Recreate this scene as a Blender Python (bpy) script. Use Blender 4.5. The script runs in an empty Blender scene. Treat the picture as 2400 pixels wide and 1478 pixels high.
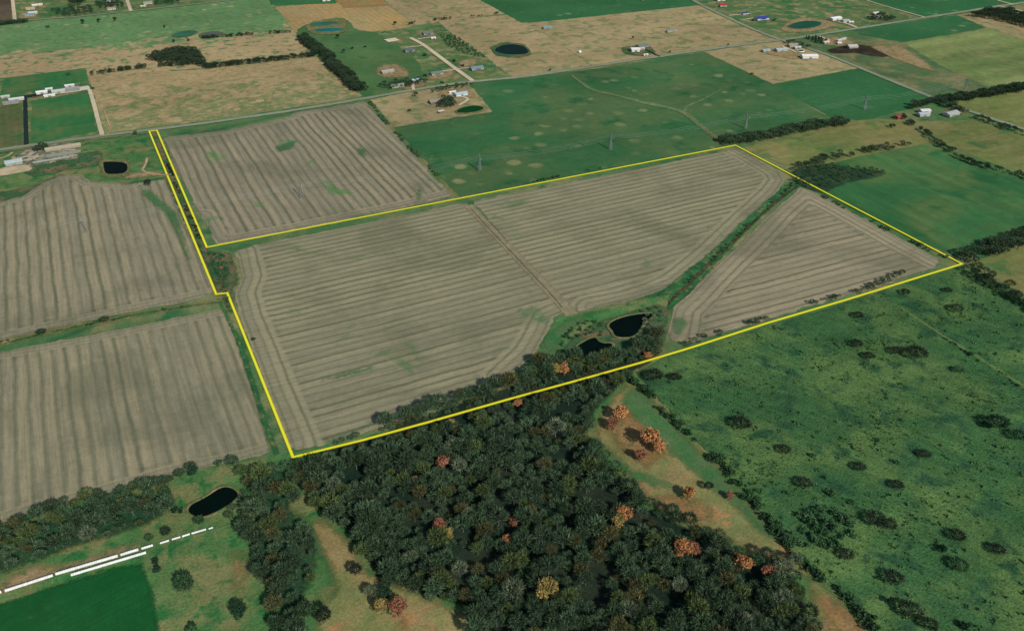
import bpy, math, random
import numpy as np
from mathutils import Vector
from mathutils.geometry import delaunay_2d_cdt

# ------------------------------------------------------------------ camera, sky, sun
S = bpy.context.scene
COL = S.collection
CAM_H = 440.0                       # metres above the plain
HEAD, PITCH = math.radians(26.38), math.radians(31.7)
FPX = 2072.0                        # focal length in pixels of the 2400 px wide survey photo
cam = bpy.data.cameras.new('camera')
cam.sensor_width = 36.0
cam.lens = 36.0 * FPX / 2400.0
cam.clip_start, cam.clip_end = 1.0, 60000.0
camo = bpy.data.objects.new('camera', cam)
camo.location = (0, 0, CAM_H)
camo.rotation_euler = (math.pi / 2 - PITCH, 0, -HEAD)
COL.objects.link(camo)
S.camera = camo
S.render.resolution_x, S.render.resolution_y = 1024, 630

SUN_EL, SUN_AZ = math.radians(35.0), math.radians(176.0)
W = bpy.data.worlds.new('World'); S.world = W; W.use_nodes = True
wn = W.node_tree; wn.nodes.clear()
sky = wn.nodes.new('ShaderNodeTexSky'); sky.sky_type = 'NISHITA'; sky.sun_disc = False
sky.sun_elevation, sky.sun_rotation = SUN_EL, SUN_AZ
sky.air_density, sky.dust_density, sky.ozone_density = 1.0, 0.6, 1.0
bg = wn.nodes.new('ShaderNodeBackground'); bg.inputs[1].default_value = 0.085
wo = wn.nodes.new('ShaderNodeOutputWorld')
wn.links.new(sky.outputs[0], bg.inputs[0]); wn.links.new(bg.outputs[0], wo.inputs[0])
sun = bpy.data.lights.new('sun', 'SUN'); sun.energy = 4.0; sun.angle = math.radians(0.53)
sun.color = (1.0, 0.955, 0.88)
suno = bpy.data.objects.new('sun', sun)
suno.rotation_euler = (math.pi / 2 - SUN_EL, 0, math.pi - SUN_AZ)
suno.location = (0, -200, 600); COL.objects.link(suno)
S.view_settings.view_transform = 'Standard'
S.view_settings.look = 'None'
S.view_settings.exposure = 0.0
S.view_settings.gamma = 1.0

rng = np.random.default_rng(7)
random.seed(7)

# ------------------------------------------------------------------ survey: photo point -> metres east / north on the plain
def P(px, py):
    dx, dy = (px - 1200) / FPX, -(py - 739) / FPX
    fy = math.cos(PITCH) + dy * math.sin(PITCH)
    fz = -math.sin(PITCH) + dy * math.cos(PITCH)
    t = -CAM_H / fz
    rx, ry = dx * t, fy * t
    c, s = math.cos(HEAD), math.sin(HEAD)
    return (rx * c + ry * s, -rx * s + ry * c)

def PP(pts): return np.array([P(*p) for p in pts], float)

# ------------------------------------------------------------------ bookkeeping
def tag(o, label=None, cat=None, group=None, kind=None):
    if label: o['label'] = label
    if cat: o['category'] = cat
    if group: o['group'] = group
    if kind: o['kind'] = kind
    return o

def link(name, data, parent=None, loc=(0, 0, 0), rz=0.0, scale=None):
    o = bpy.data.objects.new(name, data); COL.objects.link(o)
    o.location = loc; o.rotation_euler = (0, 0, rz)
    if scale is not None: o.scale = scale
    if parent: o.parent = parent
    return o

def empty(name, loc, rz=0.0, scale=None):
    o = link(name, None, None, loc, rz, scale); o.empty_display_size = 1.0
    return o

def new_mesh(name, verts, faces, mat=None, attrs=None, smooth=False):
    me = bpy.data.meshes.new(name)
    me.from_pydata([tuple(v) for v in verts], [], [tuple(f) for f in faces])
    if attrs:
        for k, vals in attrs.items():
            a = me.attributes.new(k, 'FLOAT', 'POINT'); a.data.foreach_set('value', np.asarray(vals, np.float32))
    if mat: me.materials.append(mat)
    if smooth: me.polygons.foreach_set('use_smooth', [True] * len(me.polygons))
    me.update()
    return me

# ------------------------------------------------------------------ node helpers
class NT:
    def __init__(self, name):
        self.m = bpy.data.materials.new(name); self.m.use_nodes = True
        self.t = self.m.node_tree; self.t.nodes.clear()
        self.out = self.t.nodes.new('ShaderNodeOutputMaterial')
        self._pos = None
    def n(self, typ, **kw):
        nd = self.t.nodes.new(typ)
        for k, v in kw.items(): setattr(nd, k, v)
        return nd
    def put(self, sock, v):
        if isinstance(v, bpy.types.NodeSocket): self.t.links.new(v, sock)
        elif v is not None:
            if hasattr(sock.default_value, '__len__') and not hasattr(v, '__len__'): v = [v] * len(sock.default_value)
            if hasattr(v, '__len__') and len(v) == 3 and len(sock.default_value) == 4: v = (*v, 1)
            sock.default_value = v
    def pos(self):
        if not self._pos: self._pos = self.n('ShaderNodeNewGeometry').outputs['Position']
        return self._pos
    def attr(self, name):
        a = self.n('ShaderNodeAttribute'); a.attribute_name = name; return a.outputs['Fac']
    def math(self, op, a, b=None, c=None):
        nd = self.n('ShaderNodeMath', operation=op)
        for i, v in enumerate((a, b, c)):
            if v is not None: self.put(nd.inputs[i], v)
        return nd.outputs[0]
    def vmul(self, v, xyz, add=(0, 0, 0)):
        nd = self.n('ShaderNodeVectorMath', operation='MULTIPLY_ADD')
        self.put(nd.inputs[0], v); nd.inputs[1].default_value = xyz; nd.inputs[2].default_value = add
        return nd.outputs[0]
    def dot(self, v, xyz):
        nd = self.n('ShaderNodeVectorMath', operation='DOT_PRODUCT')
        self.put(nd.inputs[0], v); nd.inputs[1].default_value = xyz
        return nd.outputs['Value']
    def noise(self, vec, scale, detail=4.0, rough=0.55, dist=0.0):
        nd = self.n('ShaderNodeTexNoise'); self.put(nd.inputs['Vector'], vec)
        nd.inputs['Scale'].default_value = scale; nd.inputs['Detail'].default_value = detail
        nd.inputs['Roughness'].default_value = rough; nd.inputs['Distortion'].default_value = dist
        return nd.outputs['Fac']
    def step(self, v, lo, hi, a=0.0, b=1.0):
        nd = self.n('ShaderNodeMapRange', interpolation_type='SMOOTHSTEP')
        self.put(nd.inputs[0], v)
        for i, x in zip((1, 2, 3, 4), (lo, hi, a, b)): self.put(nd.inputs[i], x)
        return nd.outputs[0]
    def mix(self, f, a, b, mode='MIX'):
        nd = self.n('ShaderNodeMix', data_type='RGBA', blend_type=mode)
        self.put(nd.inputs['Factor'], f)
        self.put(nd.inputs[6], a); self.put(nd.inputs[7], b)
        return nd.outputs[2]
    def scale(self, col, f):
        nd = self.n('ShaderNodeVectorMath', operation='SCALE')
        self.put(nd.inputs[0], col); self.put(nd.inputs['Scale'], f)
        return nd.outputs[0]
    def finish(self, col, rough=0.9, spec=0.15, alpha=None, bump=None, metal=0.0):
        b = self.n('ShaderNodeBsdfPrincipled')
        self.put(b.inputs['Base Color'], col); self.put(b.inputs['Roughness'], rough)
        self.put(b.inputs['Specular IOR Level'], spec); self.put(b.inputs['Metallic'], metal)
        if bump is not None:
            bn = self.n('ShaderNodeBump'); bn.inputs['Strength'].default_value = bump[1]
            bn.inputs['Distance'].default_value = bump[2]; self.put(bn.inputs['Height'], bump[0])
            self.t.links.new(bn.outputs[0], b.inputs['Normal'])
        if alpha is not None: self.put(b.inputs['Alpha'], alpha)
        self.t.links.new(b.outputs[0], self.out.inputs[0])
        return self.m

def rgb(h):                      # sRGB hex to linear
    v = [int(h[i:i + 2], 16) / 255 for i in (0, 2, 4)]
    return tuple(c / 12.92 if c < .04045 else ((c + .055) / 1.055) ** 2.4 for c in v)
def alb(h, k=1.12):              # how a surface of this look is coloured in itself
    return tuple(min(.85, c * k) for c in rgb(h))

# ground cover: two or three plants / soils growing in patches
def ground_mat(name, a, b, c=None, s=.02, t=.5, w=.09, c_t=.6, spots=None, stripes=None, grad=None,
               feather=0.0, grain=.30, seed=0.0, bump=None, streak=None, amp=.36, amax=1.0):
    N = NT(name); pos = N.vmul(N.pos(), (1, 1, 0), (seed * 313.0, seed * 171.0, 0))
    raw = N.pos()
    f = N.noise(pos, s, 7, .62, .4)
    if grad:                                   # ((x,y) start, (x,y) end, shift)
        (x0, y0), (x1, y1), sh = grad
        d = np.array([x1 - x0, y1 - y0]); L = d @ d
        g = N.math('SUBTRACT', N.dot(raw, (d[0] / L, d[1] / L, 0)), float((x0 * d[0] + y0 * d[1]) / L))
        f = N.math('ADD', f, N.step(g, 0.0, 1.0, -sh, sh))
    col = N.mix(N.step(f, t - w, t + w), a, b)
    if c is not None:
        g2 = N.noise(N.vmul(pos, (1, 1, 1), (91, 17, 0)), s * 2.7, 5, .6, .3)
        col = N.mix(N.step(g2, c_t - .07, c_t + .07), col, c)
    if stripes:                                # (angle from east, spacing, amount)
        an, sp, am = stripes
        u = N.math('MULTIPLY', N.dot(raw, (-math.sin(an), math.cos(an), 0)), 2 * math.pi / sp)
        u = N.math('ADD', u, N.math('MULTIPLY', N.noise(pos, .02, 3), 5.0))
        k = N.math('MULTIPLY_ADD', N.math('SINE', u), am * .5, 1.0)
        col = N.scale(col, N.math('MULTIPLY', k, N.step(N.noise(pos, .006, 3), .2, .8, 1 - am * .5, 1 + am * .5)))
    if streak:                                 # (angle, length scale, across scale, amount)
        an, sl, sa, am = streak
        ca, sn = math.cos(an), math.sin(an)
        cv = N.n('ShaderNodeCombineXYZ')
        N.put(cv.inputs[0], N.math('MULTIPLY', N.dot(raw, (ca, sn, 0)), sl))
        N.put(cv.inputs[1], N.math('MULTIPLY', N.dot(raw, (-sn, ca, 0)), sa))
        k = N.step(N.noise(cv.outputs[0], 1.0, 4, .6), .25, .75, 1 - am, 1 + am)
        col = N.scale(col, k)
    if spots:                                  # (cell size, radius 0..1, keep 0..1, colour)
        cs, r, keep, sc = spots
        v = N.n('ShaderNodeTexVoronoi'); v.inputs['Scale'].default_value = 1.0 / cs
        N.put(v.inputs['Vector'], pos)
        jag = N.math('MULTIPLY_ADD', N.noise(pos, 3.5 / cs, 4, .65), .35, -.17)
        sepc = N.n('ShaderNodeSeparateColor'); N.put(sepc.inputs[0], v.outputs['Color'])
        rad = N.math('MULTIPLY', sepc.outputs[1], r)
        m = N.math('SUBTRACT', 1.0, N.step(N.math('SUBTRACT', N.math('ADD', v.outputs['Distance'], jag), rad), -.16, .14))
        m = N.math('MULTIPLY', m, N.math('LESS_THAN', sepc.outputs[0], keep))
        m = N.math('MULTIPLY', m, N.step(N.noise(pos, .009, 3), .38, .6, .25, 1.0))
        col = N.mix(N.math('MULTIPLY', m, N.math('MULTIPLY_ADD', sepc.outputs[2], .7, .15)), col, sc)
    mid = N.noise(pos, .09, 5, .65)
    fine = N.noise(pos, .55, 3, .7)
    big = N.noise(N.vmul(pos, (1, 1, 1), (7, 400, 0)), .006, 3)
    k = N.math('MULTIPLY', N.step(mid, .2, .8, 1 - amp * .5, 1 + amp * .5), N.step(fine, .2, .8, 1 - grain, 1 + grain))
    k = N.math('MULTIPLY', k, N.step(big, .25, .75, .86, 1.12))
    col = N.scale(col, k)
    alpha = None
    if feather:
        e = N.math('DIVIDE', N.attr('edge'), feather)
        e = N.math('ADD', e, N.math('MULTIPLY_ADD', N.noise(pos, 2.2 / feather, 5, .7), 1.3, -.75))
        alpha = N.step(e, -.1, .8, 0.0, amax)
    bp = (N.math('ADD', fine, mid), bump[0], bump[1]) if bump else None
    return N.finish(col, .95, .05, alpha, bp)

# harvested rows
def crop_mat(name, ang, spacing, light, pale, dark, green, head=24.0, hsp=9.0, seed=0., amt=.8, green_t=.66, duty=.17):
    N = NT(name); raw = N.pos(); pos = N.vmul(raw, (1, 1, 0), (seed * 77, seed * 39, 0))
    across = N.dot(raw, (-math.sin(ang), math.cos(ang), 0)); along = N.dot(raw, (math.cos(ang), math.sin(ang), 0))
    wob = N.math('ADD', N.math('MULTIPLY_ADD', N.noise(pos, .010, 3), .6, -.3), N.math('MULTIPLY_ADD', N.noise(pos, .07, 3), .22, -.11))
    e0 = N.attr('edge'); e = N.attr('head')
    def rows(coord, sp):
        r = N.math('ADD', N.math('DIVIDE', coord, sp), wob)
        fr = N.math('ABSOLUTE', N.math('SUBTRACT', N.math('FRACT', r), .5))
        w1 = N.n('ShaderNodeTexWhiteNoise', noise_dimensions='1D'); N.put(w1.inputs['W'], N.math('FLOOR', r))
        band = N.math('SUBTRACT', 1.0, N.step(N.math('ADD', fr, N.math('MULTIPLY_ADD', N.noise(pos, .25, 3, .7), .18, -.09)), duty * .15, duty * 1.7))
        band = N.math('MULTIPLY', band, N.math('MULTIPLY_ADD', w1.outputs['Value'], .55, .5))
        # narrow drill lines inside a pass
        fr2 = N.math('ABSOLUTE', N.math('SUBTRACT', N.math('FRACT', N.math('MULTIPLY', r, 5.0)), .5))
        sub = N.math('SUBTRACT', 1.0, N.step(fr2, .06, .34))
        band = N.math('ADD', band, N.math('MULTIPLY', sub, N.step(N.noise(pos, .02, 3), .42, .72, .04, .24)))
        w2 = N.n('ShaderNodeTexWhiteNoise', noise_dimensions='1D'); N.put(w2.inputs['W'], N.math('FLOOR', N.math('ADD', r, 0.5)))
        return band, w2.outputs['Value'], r
    b1, w1, r1 = rows(across, spacing)
    b2, w2, r2 = rows(e, hsp)
    hm = N.step(N.math('ADD', e, N.math('MULTIPLY_ADD', N.noise(pos, .05, 3), 6.0, -3.0)), head - 1.6, head + 1.6)
    band = N.math('ADD', N.math('MULTIPLY', b1, hm), N.math('MULTIPLY', N.math('MULTIPLY', b2, .8), N.math('SUBTRACT', 1.0, hm)))
    # turning scuffs just inside the headland
    scuff = N.math('MULTIPLY', N.math('SUBTRACT', 1.0, N.step(N.math('ABSOLUTE', N.math('SUBTRACT', e, head + 3.0)), .5, 4.5)), N.step(N.noise(pos, .07, 3), .45, .7, 0, .5))
    wv = N.math('ADD', N.math('MULTIPLY', w1, hm), N.math('MULTIPLY', w2, N.math('SUBTRACT', 1.0, hm)))
    cv = N.n('ShaderNodeCombineXYZ'); N.put(cv.inputs[0], N.math('MULTIPLY', along, .02)); N.put(cv.inputs[1], N.math('MULTIPLY', across, .32))
    stre = N.noise(cv.outputs[0], 1.0, 5, .62)
    col = N.mix(N.step(N.math('ADD', N.math('MULTIPLY', stre, .7), N.math('MULTIPLY', wv, .3)), .3, .68), light, pale)
    col = N.mix(N.math('MULTIPLY', N.step(N.noise(pos, .009, 5, .62, .6), .45, .68), .5), col, dark)
    col = N.mix(N.math('MINIMUM', N.math('MULTIPLY', N.math('ADD', band, scuff), amt), 1.0), col, dark)
    gm = N.step(N.noise(N.vmul(pos, (1, 1, 1), (550, 80, 0)), .014, 6, .66, .6), green_t - .05, green_t + .07)
    col = N.mix(N.math('MULTIPLY', gm, .75), col, green)
    k = N.math('MULTIPLY', N.step(N.noise(pos, .16, 4, .7), .2, .8, .90, 1.10), N.step(N.noise(pos, .9, 2, .7), .2, .8, .86, 1.14))
    k = N.math('MULTIPLY', k, N.step(stre, .25, .75, .90, 1.10))
    col = N.scale(col, k)
    a = N.step(N.math('ADD', N.math('DIVIDE', e0, 3.0), N.math('MULTIPLY_ADD', N.noise(pos, .35, 4, .7), 1.2, -.7)), 0., .6)
    return N.finish(col, .95, .05, a)

def plain_mat(name, col, rough=.8, spec=.3, var=.15, s=.6, metal=0.0):
    N = NT(name)
    k = N.step(N.noise(N.pos(), s, 4, .6), .2, .8, 1 - var, 1 + var)
    return N.finish(N.scale(col, k), rough, spec, None, None, metal)

def leaf_mat(name, dark, light, var=.25):
    N = NT(name)
    oi = N.n('ShaderNodeObjectInfo')
    col = N.mix(N.attr('tint'), dark, light)
    k = N.math('MULTIPLY_ADD', oi.outputs['Random'], 2 * var, 1 - var)
    col = N.scale(col, k)
    N.finish(col, .9, .1)
    return N.m

# ------------------------------------------------------------------ sheets and ribbons
def resample(pts, step, closed=True, jit=0.0, seed=0):
    r = np.random.default_rng(seed)
    out = []
    n = len(pts)
    for i in range(n if closed else n - 1):
        a, b = pts[i], pts[(i + 1) % n]
        L = np.hypot(*(b - a)); k = max(1, int(round(L / step)))
        nrm = np.array([-(b - a)[1], (b - a)[0]]) / max(L, 1e-6)
        for j in range(k):
            q = a + (b - a) * j / k
            if jit and j: q = q + nrm * r.normal(0, jit)
            out.append(q)
    if not closed: out.append(pts[-1])
    return np.array(out)

def smooth_closed(pts, it=2):
    for _ in range(it):
        nx = np.roll(pts, -1, 0)
        pts = np.stack([.75 * pts + .25 * nx, .25 * pts + .75 * nx], 1).reshape(-1, 2)
    return pts

def smooth_open(pts, it=2):
    for _ in range(it):
        a, b = pts[:-1], pts[1:]
        q = np.stack([.75 * a + .25 * b, .25 * a + .75 * b], 1).reshape(-1, 2)
        pts = np.vstack([pts[:1], q[1:-1], pts[-1:]])
    return pts

def inside(q, poly):
    x, y = q[:, 0], q[:, 1]; c = np.zeros(len(q), bool); j = len(poly) - 1
    for i in range(len(poly)):
        xi, yi = poly[i]; xj, yj = poly[j]
        if yi != yj:
            c ^= ((yi > y) != (yj > y)) & (x < (xj - xi) * (y - yi) / (yj - yi) + xi)
        j = i
    return c

def seg_dist(q, a, b):
    d = b - a; t = np.clip(((q - a) @ d) / max(d @ d, 1e-9), 0, 1)
    return np.hypot(*(q - (a + t[:, None] * d)).T)

def poly_dist(q, poly, closed=True):
    m = np.full(len(q), 1e9)
    for i in range(len(poly) if closed else len(poly) - 1):
        m = np.minimum(m, seg_dist(q, poly[i], poly[(i + 1) % len(poly)]))
    return m

def sheet(name, px, mat, z, step=14.0, jit=.8, bstep=8.0, rnd=0, label=None, cat=None, kind='structure', raw=False, head=None):
    poly = np.array(px, float) if raw else PP(px)
    if rnd: poly = smooth_closed(poly, rnd)
    b = resample(poly, bstep, True, jit, len(name) * 7 + len(px))
    lo, hi = poly.min(0), poly.max(0)
    gx, gy = np.meshgrid(np.arange(lo[0], hi[0], step), np.arange(lo[1], hi[1], step))
    q = np.stack([gx.ravel(), gy.ravel()], 1) + rng.uniform(-.2, .2, (gx.size, 2)) * step
    q = q[inside(q, b)]
    if len(q): q = q[poly_dist(q, poly) > step * .45]
    v = np.vstack([b, q]) if len(q) else b
    org = v.mean(0)
    nb = len(b)
    vo, eo, fo = delaunay_2d_cdt([Vector(p - org) for p in v], [], [list(range(nb))], 1, 1e-4)[:3]
    vv = np.array([(p.x, p.y) for p in vo]) + org
    ed = poly_dist(vv, poly)
    at = {'edge': ed}
    if head:
        hd = np.full(len(vv), 1e4)
        for h in head: hd = np.minimum(hd, poly_dist(vv, PP(h), False))
        at['head'] = np.minimum(hd, 400.0)
    me = new_mesh(name, np.column_stack([vv, np.full(len(vv), z)]), fo, mat, at)
    o = link(name, me)
    return tag(o, label, cat, None, kind)

def ribbon(name, px, width, mat, z, jit=.0, step=12.0, smooth=2, label=None, cat=None, kind='structure', raw=False, closed=False):
    pts = np.array(px, float) if raw else PP(px)
    if smooth and not closed: pts = smooth_open(pts, smooth)
    if not closed: pts = resample(pts, step, False, 0)
    n = len(pts); w = np.full(n, width / 2.0) if np.isscalar(width) else np.interp(np.linspace(0, 1, n), np.linspace(0, 1, len(width)), np.array(width) / 2.0)
    r = np.random.default_rng(n)
    L, R = [], []
    for i in range(n):
        if closed:
            d0 = pts[i] - pts[i - 1]; d1 = pts[(i + 1) % n] - pts[i]
        else:
            d0 = pts[i] - pts[max(i - 1, 0)]; d1 = pts[min(i + 1, n - 1)] - pts[i]
            if i == 0: d0 = d1
            if i == n - 1: d1 = d0
        d0 = d0 / np.hypot(*d0); d1 = d1 / np.hypot(*d1)
        t = d0 + d1; t = t / max(np.hypot(*t), 1e-6)
        nm = np.array([-t[1], t[0]]); k = min(1.0 / max(abs(nm @ np.array([-d0[1], d0[0]])), .35), 2.0)
        L.append(pts[i] + nm * (w[i] * k + r.normal(0, jit) if jit else w[i] * k))
        R.append(pts[i] - nm * (w[i] * k + r.normal(0, jit) if jit else w[i] * k))
    V = [(*p, z) for p in L] + [(*p, z) for p in pts] + [(*p, z) for p in R]
    F = []
    for i in range(n if closed else n - 1):
        j = (i + 1) % n
        F += [(i, n + i, n + j, j), (n + i, 2 * n + i, 2 * n + j, n + j)]
    F = [f[::-1] for f in F]
    me = new_mesh(name, V, F, mat, {'edge': [0.0] * n + list(w) + [0.0] * n})
    if me.polygons[0].normal.z < 0: me.flip_normals()
    o = link(name, me)
    return tag(o, label, cat, None, kind)

# ------------------------------------------------------------------ ground covers
TAN, TAN2 = alb('AA8F69'), alb('98855E')
GRN, GRN2, GRN3 = alb('3E6E40'), alb('2C6238'), alb('5F8050')
OLV, OLV2 = alb('5B6E43'), alb('75794F')
DIRT = alb('A08866')
EAST, NORTH = 0.0, math.pi / 2

M = {}
M['plain'] = ground_mat('plain_grass', alb('496B41'), alb('7A7A52'), alb('34603A'), .008, .52, .12, .58, seed=1)
M['meadow_ul'] = ground_mat('pasture_far', alb('5E7E50'), alb('A08B66'), alb('4F7246'), .022, .50, .07, .58,
                            grad=(P(250, 60), P(250, 170), .22), seed=2, spots=(15, .55, .4, alb('98906A')))
M['tan_grass'] = ground_mat('dry_grass', alb('9E8963'), alb('6A764C'), alb('8A8058'), .034, .52, .06, .54,
                            grad=(P(480, 150), P(560, 285), .10), seed=3, spots=(13, .66, .6, alb('A8926C')))
M['tan_a'] = ground_mat('dry_hay', alb('938560'), alb('9C8A64'), alb('71784F'), .014, .5, .15, .56, seed=4, streak=(0, .004, .05, .06))
M['tan_b'] = ground_mat('dry_hay_b', alb('9C8864'), alb('8C805A'), alb('69744C'), .016, .5, .1, .58, seed=5)
M['tan_rows'] = ground_mat('dry_hay_rows', alb('94825A'), alb('9E8354'), alb('7E7E52'), .008, .5, .14, .62, seed=6, stripes=(NORTH, 12, .10))
M['russet'] = ground_mat('russet_stubble', alb('8A6B45'), alb('7D7448'), None, .006, .5, .12, seed=7, streak=(0, .003, .03, .10))
M['green_dark'] = ground_mat('wheat_dark', alb('2B5E38'), alb('37633B'), alb('466A48'), .008, .5, .2, .64, seed=8, spots=(20, .42, .30, alb('74845A')), grain=.2, amp=.2)
M['green_field'] = ground_mat('wheat_spotted', alb('33613A'), alb('4E653E'), alb('2C5A36'), .007, .50, .16, .6, seed=9,
                              spots=(21, .52, .42, alb('88895F')), grain=.16, amp=.22, streak=(.0, .004, .03, .05))
M['green_right'] = ground_mat('wheat_streaked', alb('35643A'), alb('5E6E40'), alb('2C5C36'), .007, .55, .13, .6, seed=10, grain=.18, amp=.2, streak=(NORTH, .006, .06, .14))
M['olive'] = ground_mat('olive_hay', alb('65713F'), alb('7C764A'), alb('4C683C'), .009, .5, .15, .6, seed=11, grain=.2, streak=(EAST, .006, .07, .12))
M['olive_lines'] = ground_mat('olive_hay_lines', alb('78824F'), alb('627543'), alb('7F8154'), .007, .5, .15, .6, seed=12, grain=.18, stripes=(math.radians(-1), 60, .22))
M['grey_grass'] = ground_mat('grazed_grass', alb('4C6340'), alb('7B7450'), alb('3D643B'), .012, .53, .1, .6, seed=13)
M['olive_green'] = ground_mat('paddock', alb('42653B'), alb('546F43'), alb('3A623A'), .008, .5, .16, .62, seed=14, spots=(40, .35, .25, alb('9A8A62')), grain=.2, amp=.22)
M['house_green'] = ground_mat('house_lots', alb('34633A'), alb('5A6E43'), alb('857B56'), .016, .47, .12, .56, seed=15)
M['lawn'] = ground_mat('mown_lawn', alb('33673A'), alb('55673D'), alb('2A6238'), .012, .54, .13, .6, seed=16, grain=.16, amp=.2, stripes=(NORTH, 14, .06))
M['lawn_brown'] = ground_mat('mown_lawn_brown', alb('51603A'), alb('5E5F3D'), alb('3A6038'), .015, .5, .12, .6, seed=17, grain=.18, stripes=(NORTH, 9, .08))
M['winter_wheat'] = ground_mat('winter_wheat', alb('134E26'), alb('1D5429'), alb('2B5A2E'), .012, .5, .15, .66, seed=18, grain=.14, amp=.2, feather=5, streak=(math.radians(17), .03, .5, .10))
M['brown_plough'] = ground_mat('ploughed_soil', alb('4E4436'), alb('5A4E3E'), None, .01, .5, .1, seed=19, streak=(EAST, .01, .1, .12))
M['near_pasture'] = ground_mat('near_pasture', alb('3A5E37'), alb('56703F'), alb('2E5035'), .016, .52, .12, .58, seed=20, bump=(1.0, .9), grain=.34, amp=.42, streak=(math.radians(116), .035, .28, .16))
M['meadow_low'] = ground_mat('meadow_low', alb('48703F'), alb('73754A'), alb('2F6436'), .022, .52, .09, .57, seed=21, bump=(.7, .6), grain=.32)
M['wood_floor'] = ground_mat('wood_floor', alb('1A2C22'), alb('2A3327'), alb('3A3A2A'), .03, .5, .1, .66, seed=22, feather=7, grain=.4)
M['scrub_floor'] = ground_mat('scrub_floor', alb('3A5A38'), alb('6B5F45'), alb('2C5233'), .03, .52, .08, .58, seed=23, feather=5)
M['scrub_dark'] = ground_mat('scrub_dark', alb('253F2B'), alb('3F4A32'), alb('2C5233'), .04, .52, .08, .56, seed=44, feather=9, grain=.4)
M['grass_strip'] = ground_mat('grass_strip', alb('34683A'), alb('285634'), alb('6C7048'), .04, .5, .1, .58, seed=24, feather=3.5)
M['tan_patch'] = ground_mat('dry_patch', alb('8C7D53'), alb('6E7546'), alb('9A7850'), .025, .5, .12, .62, seed=25, feather=9, grain=.3, bump=(.5, .5))
M['orange_litter'] = ground_mat('oak_litter', alb('8E6C45'), alb('957A50'), alb('6E6A42'), .05, .5, .12, .58, seed=26, feather=13, grain=.4, amax=.85)
M['dirt_patch'] = ground_mat('dirt_patch', DIRT, alb('8E7C56'), alb('6F7148'), .05, .5, .1, .56, seed=27, feather=9, amax=.9)
M['dirt_fine'] = ground_mat('dirt_fine', DIRT, alb('B89878'), None, .03, .5, .1, seed=28, feather=1.6)
M['muck'] = ground_mat('feedlot_muck', alb('2A2820'), alb('3C3528'), None, .02, .5, .1, seed=29, feather=10, spots=(18, .3, .4, alb('8A8468')))
M['rubble'] = ground_mat('rubble_yard', alb('5F6654'), alb('A59880'), alb('3C4A3C'), .05, .5, .07, .58, seed=30, feather=4, grain=.4)
M['pale_yard'] = ground_mat('pale_yard', alb('B4A384'), alb('A39474'), alb('8E8A6C'), .05, .5, .1, .62, seed=31, feather=4)
M['green_patch'] = ground_mat('green_regrowth', alb('3F7442'), alb('55744A'), None, .05, .5, .1, seed=32, feather=7, amax=.72)
M['bank'] = ground_mat('pond_bank', alb('84704E'), alb('5F663F'), alb('48623A'), .08, .47, .1, .56, seed=33, feather=4)
M['asphalt_old'] = ground_mat('old_asphalt', alb('838B77'), alb('78826F'), None, .03, .5, .15, seed=34, grain=.08, amp=.12)
M['asphalt_new'] = ground_mat('new_asphalt', alb('20302F'), alb('24312E'), None, .03, .5, .15, seed=35, grain=.1, amp=.1)
M['gravel'] = ground_mat('gravel_lane', alb('C2B294'), alb('B5A78A'), None, .03, .5, .15, seed=36, grain=.1, amp=.12)
M['concrete'] = ground_mat('concrete_pad', alb('C0B7A2'), alb('B3AB96'), None, .03, .5, .15, seed=37, grain=.06, amp=.1)
M['meadow_track'] = ground_mat('meadow_track', alb('5E7A44'), alb('6A7A4A'), None, .04, .5, .12, seed=45, feather=2.6, amax=.8)
M['waterway'] = ground_mat('waterway_grass', alb('5E7A50'), alb('7A8258'), alb('4A7046'), .06, .5, .1, .6, seed=46, feather=3, amax=.75)
M['waterway_bed'] = ground_mat('waterway_soil', alb('8A6A4C'), alb('6E6446'), None, .06, .5, .1, seed=47, feather=1.8, amax=.8)
M['wire_path'] = ground_mat('wire_path_grass', alb('557A4C'), alb('4A6E44'), None, .06, .5, .1, seed=48, feather=1.5, amax=.3)
M['verge'] = ground_mat('road_verge', alb('5B7145'), alb('8E7F5A'), alb('3F6A3C'), .03, .52, .1, .6, seed=38, feather=3)

LIGHT, PALE, DARK, GREENX = alb('88816A'), alb('978C72'), alb('5C5F49'), alb('48703F')
M['crop_main'] = crop_mat('stubble_main', math.radians(.3), 9.9, alb('827D64'), alb('8F896C'), alb('5C5E46'), alb('4A6C42'), 26, 8.0, 1, .80, .645, .17)
M['crop_se'] = crop_mat('stubble_se', math.radians(-2), 10.3, alb('8A836A'), alb('968B70'), alb('5E5F49'), GREENX, 30, 8.0, 2, .8, .70, .17)
M['crop_upper'] = crop_mat('stubble_upper', NORTH, 10.4, alb('857E68'), alb('92876D'), alb('5B5E48'), alb('45783F'), 17, 8.0, 3, .85, .64, .2)
M['crop_left'] = crop_mat('stubble_left', NORTH, 10.7, alb('847E67'), alb('92886C'), alb('5C5F49'), alb('48703F'), 15, 8.0, 4, .8, .68, .17)
M['crop_low'] = crop_mat('stubble_low', NORTH, 10.2, alb('827D65'), alb('90876A'), alb('5B5F4A'), alb('55694A'), 13, 7.0, 5, .72, .72, .17)

ZL = [0.0]
def Z(d=.008):
    ZL[0] += d
    return ZL[0]

# base sheet reaching the horizon
me = new_mesh('ground', [(-30000, -30000, 0), (30000, -30000, 0), (30000, 30000, 0), (-30000, 30000, 0)], [(0, 1, 2, 3)], M['plain'])
tag(link('ground', me), kind='structure')

def field(name, px, mat, step=22, jit=.9, bstep=9, rnd=0, head=None):
    return sheet(name, px, M[mat], Z(), step, jit, bstep, rnd, head=head)

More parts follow.
